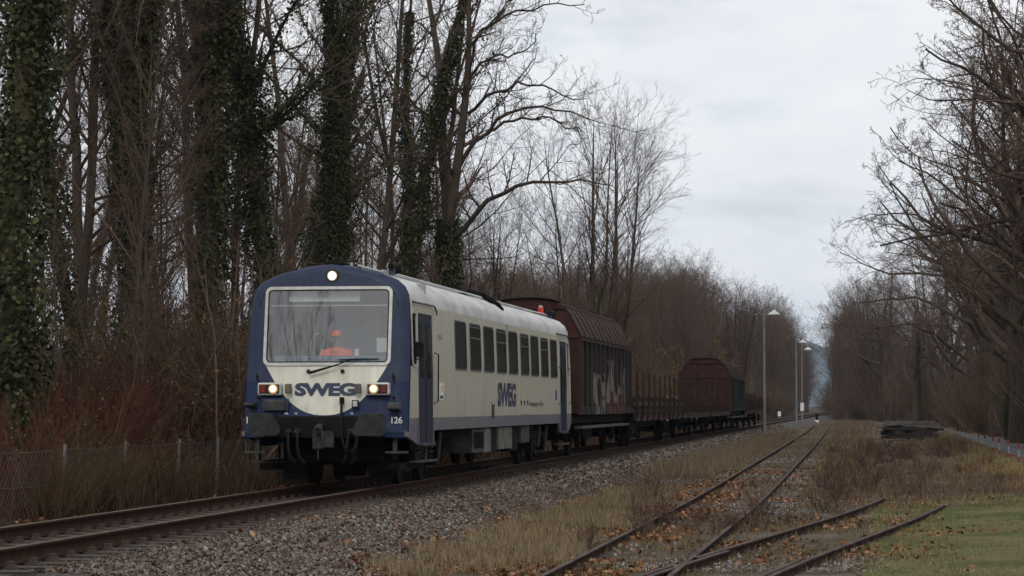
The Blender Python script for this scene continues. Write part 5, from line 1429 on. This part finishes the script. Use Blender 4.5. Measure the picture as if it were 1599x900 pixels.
# mass of the left-hand wood
G1 = random.Random(99); cnt = 0
for iy in range(60):
    for ix in range(6):
        s = 46 + iy * 5.2 + G1.uniform(-2.2, 2.2); t = -13.5 - ix * 5.0 + G1.uniform(-2.0, 2.0)
        if s < (9.39 - t) / .40: continue
        px = 1371 + (t - 9.39) / s * 3802
        if 705 < px < 1040 and G1.random() < (.97 if px > 740 else .5): continue
        if px > 640 and G1.random() < .5: continue
        k = G1.choice((0, 1, 1, 2, 3, 3)); sc = G1.uniform(.8, 1.05)
        iv = G1.random() < .10 and px < 640
        if px < 640 and G1.random() < .75: continue
        plant((IV[2] if iv else TT[k]), t, s, None, sc if px < 700 else sc * .8, 'ivy-clad tree deep in the wood behind the railcar' if iv else 'slender bare tree deep in the wood behind the train', 'tree', 'ivy-clad trees deep in the left wood' if iv else 'bare trees deep in the left wood')
        cnt += 1
# lower wood along the line beyond the railcar, down to the far lamps
for i in range(90):
    s = 110 + i * 4.2 + G1.uniform(-3, 3); t = -9.5 - abs(G1.gauss(0, 7)) * (1 if s < 350 else .6)
    px = 1371 + (t - 9.39) / s * 3802
    ytop = 415 if px > 1000 else 400
    if px > 1205: ytop = 435 + (px - 1205) * 1.3
    H = (632.7 - ytop) * s / 3802 + 1.4
    H = min(H, 21) * G1.uniform(.72, 1.0)
    if px < 1000: H = min(H, 11)
    kk = G1.choice((0, 1, 2, 3)); p = TT[kk] if G1.random() < .6 else MS[G1.choice((0, 1))]
    base = {id(TT[0]): 25, id(TT[1]): 23, id(TT[2]): 26, id(TT[3]): 19, id(MS[0]): 22, id(MS[1]): 17}[id(p)]
    sc = H / base
    plant(p, t, s, None, max(sc, .62), 'brown bare tree in the wood along the far left side of the line', 'tree', 'bare trees along the far left side', sz=sc)
# undergrowth shrubs on the left
for i in range(125):
    s = 34 + 118 * G1.random() ** 1.15; t = -4.9 - abs(G1.gauss(0, 2.4))
    if s < (9.39 - t) / .395: continue
    px = 1371 + (t - 9.39) / s * 3802
    k = 3 if (px < 240 and G1.random() < .7) else G1.choice((0, 0, 1, 2, 2, 4)); sc = G1.uniform(.75, 1.25)
    if px > 660: sc *= .8
    if s < 50 and k in (2, 4): k = G1.choice((0, 1, 0)); sc = min(sc, 1.05)
    sc *= min(1.15, s / 50)
    lab = {3: 'red-stemmed shrub in the thicket behind the wire fence', 0: 'shrub with withered brown leaves in the thicket beside the track', 1: 'low bare brown shrub in the thicket beside the track', 2: 'arching russet shrub in the thicket beside the track', 4: 'tall bare shrub with few withered leaves beside the track'}[k]
    plant(SH[k], t, s, None, sc, lab, 'shrub', lab.replace('shrub', 'shrubs'))
for i in range(60):
    s = 55 + 70 * G1.random(); t = -11 - 16 * G1.random()
    if s < (9.39 - t) / .395: continue
    k = G1.choice((0, 2, 4)); lab = {0: 'brown-leaved shrub under the trees deep in the wood', 2: 'russet bare shrub under the trees deep in the wood', 4: 'tall bare shrub under the trees deep in the wood'}[k]
    plant(SH[k], t, s, None, G1.uniform(1.0, 1.5), lab, 'shrub', lab.replace('shrub', 'shrubs'))
for i in range(80):
    s = 115 + 330 * G1.random() ** 1.2; t = -6.0 - abs(G1.gauss(0, 3)) + float(bend(s))
    if 985 < 1371 + (t - 9.39) / s * 3802 < 1085 and s < 230: continue
    k = G1.choice((1, 2, 2, 4, 0)); lab = 'brown shrub at the wood edge beyond the goods wagons'
    plant(SH[k], t, s, None, G1.uniform(.9, 1.5), lab, 'shrub', 'brown shrubs beyond the goods wagons')

# right-hand wood: overhanging oaks along the path
right_row = [(18.8, 90, 0, 1.22, 2.4, 'nearest overhanging bare oak, its high limbs entering from the right edge'), (19.6, 108, 1, 1.35, 4.0, 'second bare oak along the path with long drooping limbs'),
             (19.2, 99, 1, 1.25, .8, 'bare oak just behind the nearest one, filling the right edge'), (18.4, 118, 0, 1.3, 5.2, 'leaning bare oak between the second oak and the ivy-trunked one'), (17.8, 140, 1, 1.25, 3.0, 'bare oak with low limbs over the striped marker posts'),
             (18.8, 128, 2, 1.2, 5.4, 'ivy-trunked oak at the right edge of the wood'), (18.6, 150, 0, 1.2, 1.0, 'bare oak behind the striped marker posts'),
             (18.2, 172, 1, 1.3, 2.0, 'bare oak half way along the right wood edge'), (17.0, 196, 0, 1.2, 3.4, 'bare oak above the sleeper pile'), (16.0, 222, 1, 1.3, 5.0, 'bare oak reaching left over the path end'),
             (14.5, 250, 0, 1.2, .6, 'bare oak beyond the sleeper pile, nearer of the far three'), (12.0, 280, 1, 1.2, 2.9, 'middle one of the far three oaks by the path bend'), (9.0, 320, 0, 1.15, 4.4, 'farthest oak with branches reaching to the sky gap')]
for t, s, k, sc, rz, lab in right_row: plant(OK_[k], t - (.6 if s < 190 else -1.6), s, rz, sc * (1.05 if s < 190 else .98 if s < 240 else .88), lab, 'tree', 'oaks along the right wood edge')
plant(IV[0], 17.2, 150, 1, .52, 'dark ivy-covered tree behind the marker posts', 'tree', 'ivy-clad trees of the right wood')
plant(IV[2], 13.2, 232, 2, .55, 'dark ivy column in the middle of the right wood edge', 'tree', 'ivy-clad trees of the right wood')
for i in range(90):
    s = 95 + 330 * (i / 90) + G1.uniform(-4, 4); edge = redge(s) + 2.5
    t = float(edge + abs(G1.gauss(0, 7)))
    p = G1.choice((TT[0], TT[1], TT[3], TT[3], TT[3], MS[1], MS[1])); sc = G1.uniform(.78, 1.12) if s < 270 else G1.uniform(.68, .95)
    plant(p, t, s, None, sc, 'bare brown tree inside the right-hand wood', 'tree', 'bare trees inside the right wood')
for i in range(85):
    s = 95 + 430 * G1.random() ** 1.1; t = float(redge(s) + .2 + abs(G1.gauss(0, 2.2)))
    lab = 'brown shrub at the foot of the right-hand wood'
    plant(SH[G1.choice((0, 1, 2, 2, 4))], t, s, None, G1.uniform(.8, 1.5), lab, 'shrub', 'brown shrubs at the foot of the right wood')
for i in range(70):
    s = 100 + 300 * G1.random(); t = float(redge(s)) + 2.5 + 15 * G1.random() ** 1.5
    lab = 'tall brown thicket shrub deep inside the right-hand wood'
    plant(SH[G1.choice((0, 2, 4))], t, s, None, G1.uniform(1.3, 2.2), lab, 'shrub', 'thicket shrubs deep in the right wood')
# the low brown wood that closes the view between the railcar and the far lamps
for i in range(75):
    px = 690 + 400 * G1.random(); t = -15 - 26 * G1.random(); s = s_at(px, t)
    H = ((632.7 - G1.uniform(395, 440)) * s / 3802 + 1.4)
    p = G1.choice((TT[3], TT[1], MS[1], TT[3])); base = {id(TT[3]): 19, id(TT[1]): 23, id(MS[1]): 17}[id(p)]
    sc = H / base
    plant(p, t, s, None, max(.62, sc), 'low brown bare tree in the wood behind the goods wagons', 'tree', 'low brown trees behind the goods wagons', sz=sc)
for i in range(34):
    s = 33 + 30 * G1.random(); t = -3.3 - .9 * G1.random(); k = G1.choice((1, 3, 1, 0))
    lab = {1: 'low brown bramble growing through the wire fence', 3: 'low red-stemmed bramble growing through the wire fence', 0: 'low withered bramble growing through the wire fence'}[k]
    plant(SH[k], t, s, None, G1.uniform(.30, .52), lab, 'bramble', lab.replace('bramble', 'brambles'), name='bramble')
for i in range(34):
    s = G1.uniform(420, 690); t = -8.4 - 5 * G1.random(); p = G1.choice((TT[3], MS[1], TT[1])); px = 1371 + (t - 9.39) / s * 3802
    H = ((632.7 - (440 + max(0, px - 1200) * 1.5)) * s / 3802 + 1.4) * G1.uniform(.75, 1)
    base = {id(TT[3]): 19, id(TT[1]): 23, id(MS[1]): 17}[id(p)]
    plant(p, t, s, None, H / base, 'far bare tree where the left wood reaches the end of the line', 'tree', 'far bare trees at the end of the left wood')
for i in range(30):
    s = G1.uniform(330, 620); t = float(redge(s)) + .9 + 3.5 * G1.random(); p = G1.choice((TT[3], MS[1], TT[1]))
    base = {id(TT[3]): 19, id(TT[1]): 23, id(MS[1]): 17}[id(p)]; px = 1371 + (t - 9.39) / s * 3802
    H = ((632.7 - (500 - max(0, px - 1300) * 1.6)) * s / 3802 + 1.4) * G1.uniform(.7, 1)
    plant(p, t, s, None, H / base, 'far bare tree where the right wood closes on the line', 'tree', 'far bare trees at the end of the right wood')
for i in range(9):
    px = G1.uniform(60, 640); t = -14 - 9 * G1.random(); s = s_at(px, t); sc = G1.uniform(.6, .95)
    plant(G1.choice((TT[3], TT[3], TT[1])), t, s, None, sc, 'fine-twigged young tree filling the left wood between the ivy trunks', 'tree', 'fine-twigged young trees in the left wood')
# thin saplings along the front of the left-hand wood
for i in range(6):
    px = G1.uniform(20, 690); t = -6.0 - 4.5 * G1.random(); s = s_at(px, t)
    p = G1.choice((TT[3], TT[1])); sc = G1.uniform(.30, .5)
    lab = 'thin young sapling at the front edge of the left wood'
    plant(p, t, s, None, sc, lab, 'tree', 'thin saplings at the front of the left wood', sz=sc * 1.25)
# a wood stands behind the photographer too; one tree there shows as a reflection in the windscreen
plant(OK_[1], -9.0, 13, 1.3, .85, 'bare tree behind the photographer, mirrored in the windscreen', 'tree')
# ------------------------------------------------------------------ grass, weeds, leaves
def blades(g, x, y, z, h, w, lean=.35, curl=.25, short=False):
    n = len(x); a = g.random(n) * 6.283; d = g.random(n) * 6.283
    ln = np.abs(g.normal(0, lean, n)); ca, sa = np.cos(a), np.sin(a); cd_, sd_ = np.cos(d), np.sin(d)
    B = np.stack([x, y, z], -1); W = np.stack([ca, sa, 0 * ca], -1) * (w / 2)[:, None]
    D = np.stack([cd_ * ln, sd_ * ln, np.ones(n)], -1); D = unit(D)
    M = B + D * (h * .55)[:, None]
    D2 = unit(D + np.stack([cd_, sd_, -.3 * np.ones(n)], -1) * (curl * g.random(n))[:, None])
    T = M + D2 * (h * .45)[:, None]
    if short:
        return np.stack([B - W, B + W, B + D * h[:, None]], 1).reshape(-1, 3), np.arange(n * 3).reshape(n, 3), np.repeat(g.random(n), 3)
    V = np.stack([B - W, B + W, M + W * .8, M - W * .8, T], 1).reshape(-1, 3)
    i = np.arange(n) * 5
    return V, [np.stack([i, i + 1, i + 2, i + 3], 1), np.stack([i + 3, i + 2, i + 4], 1)], np.repeat(g.random(n), 5)
def clump(g, n, x0, x1, y0, y1, sc, thr, seed, ygam=1.0):
    """random spots kept where a smooth noise is high"""
    x = g.uniform(x0, x1, n * 3); y = y0 + (y1 - y0) * g.random(n * 3) ** ygam
    f = wav(x, y, sc, seed) + .5 * wav(x, y, sc * 2.7, seed + 3)
    k = np.where(f + g.normal(0, .18, n * 3) > thr)[0][:n]
    return x[k], y[k]
def field(name, mtl, seed, n, box, h, w, thr=-.1, sc=.9, lean=.35, curl=.3, label=None, ygam=1.0, zf=gz):
    g = np.random.default_rng(seed)
    x, y = clump(g, n, *box, sc, thr, seed, ygam)
    hh = g.uniform(h[0], h[1], len(x)) * (.65 + .35 * g.random(len(x)))
    if h[1] > .2:                              # trodden and sprayed: growth stays low along the rails
        a_ = x - np.interp(y, [q[1] for q in A_C], [q[0] for q in A_C]); b_ = x - np.interp(y, [q[1] for q in B_C], [q[0] for q in B_C])
        hh = hh * np.where((np.abs(a_) < 1.45) & (y > 44), .32, 1) * np.where((np.abs(b_) < 1.5) & (y > 86), .35, 1)
    v, f, a = blades(g, x, y, zf(x, y) - .02, hh, np.full(len(x), w) * g.uniform(.6, 1.3, len(x)), lean, curl, h[1] < .15)
    o = link(name, mesh_np(name, v, f, mtl, a)); tag(o, label, 'grass', kind='stuff')
    return o
def gz_b(t, s):                                # ground or ballast, whichever is higher
    t = np.asarray(t); nn = .30 * sst(s, 34, 60); tt = np.where(t > 1.7, 1.7 + (t - 1.7) / (1 - nn), t)
    return np.maximum(gz(t, s), np.where(tt < 3.25, bal_z(np.clip(tt, -2.9, 3.25)), -9))
m_gstraw = rnd_mat('dry_straw_grass', [(0, (.075, .052, .026)), (.5, (.20, .145, .078)), (1, (.31, .245, .15))], .85, .2, .7)
m_gpale = rnd_mat('pale_tall_grass', [(0, (.065, .045, .03)), (.5, (.155, .11, .068)), (1, (.235, .18, .115))], .85, .2, .5)
m_ggreen = rnd_mat('mixed_green_grass', [(0, (.042, .040, .015)), (.35, (.085, .074, .03)), (.65, (.16, .12, .06)), (1, (.24, .175, .095))], .85, .3, 1.1)
m_heath = rnd_mat('purple_brown_weeds', [(0, (.038, .023, .017)), (.5, (.098, .061, .044)), (1, (.175, .115, .075))], .9, .25, .6)
m_redweed = rnd_mat('red_brown_weeds', [(0, (.032, .016, .013)), (.5, (.08, .036, .028)), (1, (.125, .065, .044))], .9, .25, .6)
m_yellow = rnd_mat('yellow_tufts', [(0, (.10, .07, .022)), (.5, (.21, .15, .05)), (1, (.30, .23, .09))], .85, .2, .8)
m_under_g = rnd_mat('dark_undergrowth', [(0, (.016, .010, .006)), (.45, (.048, .026, .014)), (.8, (.08, .045, .024)), (1, (.115, .072, .04))], .9, .3, .5)
_n = Nodes('lawn_blades')
_f = _n.math('ADD', _n.attr('rnd'), _n.math('MULTIPLY', _n.math('SUBTRACT', _n.noise(.9, 5), .5), 3.2))
_n.bsdf(_n.ramp(_f, [(.0, (.36, .295, .16)), (.35, (.255, .225, .105)), (.56, (.14, .195, .055)), (.9, (.07, .14, .03))]), .85, spec=.2)
m_lblade = _n.m
m_fallen = rnd_mat('fallen_leaves', [(0, (.055, .022, .010)), (.4, (.15, .062, .026)), (.75, (.24, .11, .05)), (1, (.32, .19, .11))], .8, .15, .8)

field('dry_grass', m_gstraw, 201, 26000, (2.85, 5.2, 30.5, 62), (.10, .36), .007, -.15, .8, .3, .35, 'straw-coloured dry grass at the foot of the ballast', zf=gz_b)
field('tall_pale_grass', m_gpale, 202, 22000, (2.45, 4.5, 72, 165), (.25, .66), .013, -.35, .25, .2, .25, 'tall pale grass strip along the ballast beside the wagons', 1.3, gz_b)
field('siding_grass', m_ggreen, 203, 25000, (3.4, 10.5, 28, 62), (.05, .24), .008, -.25, .9, .5, .4, 'short green and straw grass between the siding rails', zf=gz_b)
field('brown_weeds', m_heath, 204, 21000, (4.8, 13.6, 50, 118), (.06, .32), .010, .10, .55, .45, .2, 'dark purple-brown weeds covering the sidings', 1.0)
field('brush_weeds', m_heath, 217, 11000, (8.0, 13.4, 55.5, 88), (.06, .34), .010, -.15, .7, .45, .2, 'dense purple-brown brush burying the diverging siding')
field('ballast_foot_weeds', m_heath, 218, 6000, (2.2, 4.6, 44, 76), (.08, .34), .008, .15, .7, .45, .2, 'sparse dark weeds at the ballast foot', zf=gz_b)
field('red_weeds', m_redweed, 205, 7000, (4.9, 12.8, 56, 150), (.12, .45), .010, .4, .45, .4, .2, 'patches of red-brown weeds between the sidings')
field('weedy_grass', m_gstraw, 214, 19000, (4.6, 13.8, 52, 130), (.06, .28), .010, -.2, .8, .45, .35, 'mixed straw grass on the overgrown sidings')
field('mossy_grass', m_ggreen, 215, 14000, (4.6, 13.8, 55, 140), (.05, .20), .011, .0, .5, .45, .35, 'patches of mossy green grass on the overgrown sidings')
field('yellow_grass_tufts', m_yellow, 206, 14000, (6.8, 14.2, 62, 210), (.12, .45), .016, .35, .22, .3, .35, 'yellow grass tufts between the sidings and the path')
field('verge_grass', m_yellow, 207, 9000, (12.6, 15.0, 56, 230), (.08, .32), .014, -.5, .5, .35, .35, 'yellowish verge grass below the striped posts', 1.3)
field('lawn_grass', m_lblade, 208, 80000, (9.2, 14.0, 28, 58), (.04, .12), .012, -9, 1, .5, .4, 'short blades of the mown lawn')
field('lawn_tufts', m_ggreen, 219, 7000, (9.3, 13.8, 29, 57), (.08, .17), .011, .35, 1.6, .5, .4, 'longer tufts in the mown lawn')
field('far_weeds', m_gpale, 209, 16000, (2.6, 14.5, 110, 330), (.2, .62), .03, -.15, .16, .3, .25, 'pale weeds along the distant sidings', 1.2)
field('far_brown_weeds', m_heath, 210, 12000, (3.0, 13.5, 105, 300), (.15, .5), .03, .0, .13, .3, .25, 'brown weeds along the distant sidings', 1.2)
field('fence_side_grass', m_under_g, 216, 4500, (-4.4, -3.0, 30, 66), (.2, .95), .009, .2, .9, .35, .5, 'dry brown stalks leaning against the wire fence', zf=gz_b)
field('dry_undergrowth', m_under_g, 211, 30000, (-8.5, -3.9, 31, 80), (.25, 1.15), .012, -.6, .6, .30, .35, 'dark brown tangled undergrowth along the fence', zf=gz_b)
field('far_undergrowth', m_under_g, 212, 16000, (-9.5, -2.9, 80, 300), (.3, 1.1), .03, -.5, .3, .3, .3, 'brown undergrowth beside the track beyond the railcar', 1.4, gz_b)
field('wood_floor_weeds', m_under_g, 213, 12000, (17.8, 26, 90, 330), (.3, 1.0), .03, -.4, .3, .3, .3, 'brown weeds on the floor of the right wood', 1.4)
g = np.random.default_rng(301)
X_ = []; Y_ = []
for n_, bx_, sc_, thr_, sd_ in ((4000, (2.6, 6.2, 30, 66), .9, .25, 5), (5000, (4.4, 10.6, 29, 84), .8, .28, 8), (500, (.9, 4.0, 28, 60), .7, .5, 9), (700, (9.0, 13.0, 34, 56), .6, .6, 11), (900, (3.0, 12, 62, 120), .4, .5, 12), (900, (-5.5, -2.2, 30, 62), .7, .1, 14)):
    x, y = clump(g, n_, *bx_, sc_, thr_, sd_); X_.append(x); Y_.append(y)
x = np.concatenate(X_); y = np.concatenate(Y_)
v, f_, a = leaves(g, np.stack([x, y, gz_b(x, y) + .02 + .03 * g.random(len(x))], -1), .048, .45, .7)
tag(link('fallen_leaves', mesh_np('fallen_leaves', v, f_, m_fallen, a)), 'scattered orange-brown fallen leaves on the sidings', 'leaves', kind='stuff')
# gravel showing between the sidings
g = np.random.default_rng(302)
x, y = clump(g, 9000, 3.2, 11.0, 32, 130, .35, .25, 21, 1.3)
gs = stones(len(x), lambda g_, n: x, 0, 1, .03, 303, lambda t, s: 0 * t)
c = np.stack([x, y, gz(x, y) + .01], -1)
vv = gs[0].reshape(-1, 7, 3); vv = vv - vv.mean(1, keepdims=True) + c[:, None, :]
m_grav = rnd_mat('pale_gravel', [(0, (.06, .05, .047)), (.5, (.17, .15, .145)), (1, (.34, .31, .30))], .85, .1, 1)
tag(link('siding_gravel', mesh_np('siding_gravel', vv.reshape(-1, 3), gs[1], m_grav, gs[2])), 'pale pinkish gravel patches between the sidings', 'gravel', kind='stuff')
# thin young weeds and low heath bushes standing among the rails
low = [shrub(61, .75, 16, m_heath, name='low_weed_bush', spread=.5), shrub(62, .9, 14, m_redweed, name='low_red_weed_bush', spread=.6)]
for i in range(110):
    k = 0 if G1.random() < .6 else 1
    t = G1.uniform(4.2, 13.4); s = 36 + 85 * G1.random()
    if t > 9 and s < 58: continue
    if s > 50 and abs(t - float(np.interp(s, [q[1] for q in A_C], [q[0] for q in A_C]))) < 1.6: continue
    lab = ('low purple-brown weed bush on the overgrown sidings', 'low red-brown weed bush on the overgrown sidings')[k]
    plant(low[k], t, s, None, G1.uniform(.5, 1.15), lab, 'bush', lab.replace('bush', 'bushes'))
# ------------------------------------------------------------------ haze
hz = MB().box(-3200, 2200, -140, 7700, -3.2, 260).build('haze', mat('haze_holder', (1, 1, 1)), None)
hm_ = bpy.data.materials.new('haze_air'); hm_.use_nodes = True; ht = hm_.node_tree; ht.nodes.clear()
ho = ht.nodes.new('ShaderNodeOutputMaterial'); hv = ht.nodes.new('ShaderNodeVolumePrincipled')
hv.inputs['Density'].default_value = HAZE; hv.inputs['Color'].default_value = (.62, .78, 1.0, 1); hv.inputs['Anisotropy'].default_value = 0.2
ht.links.new(hv.outputs[0], ho.inputs['Volume'])
hz.data.materials.clear(); hz.data.materials.append(hm_)
tag(hz, 'thin bluish winter haze over the line', kind='stuff')
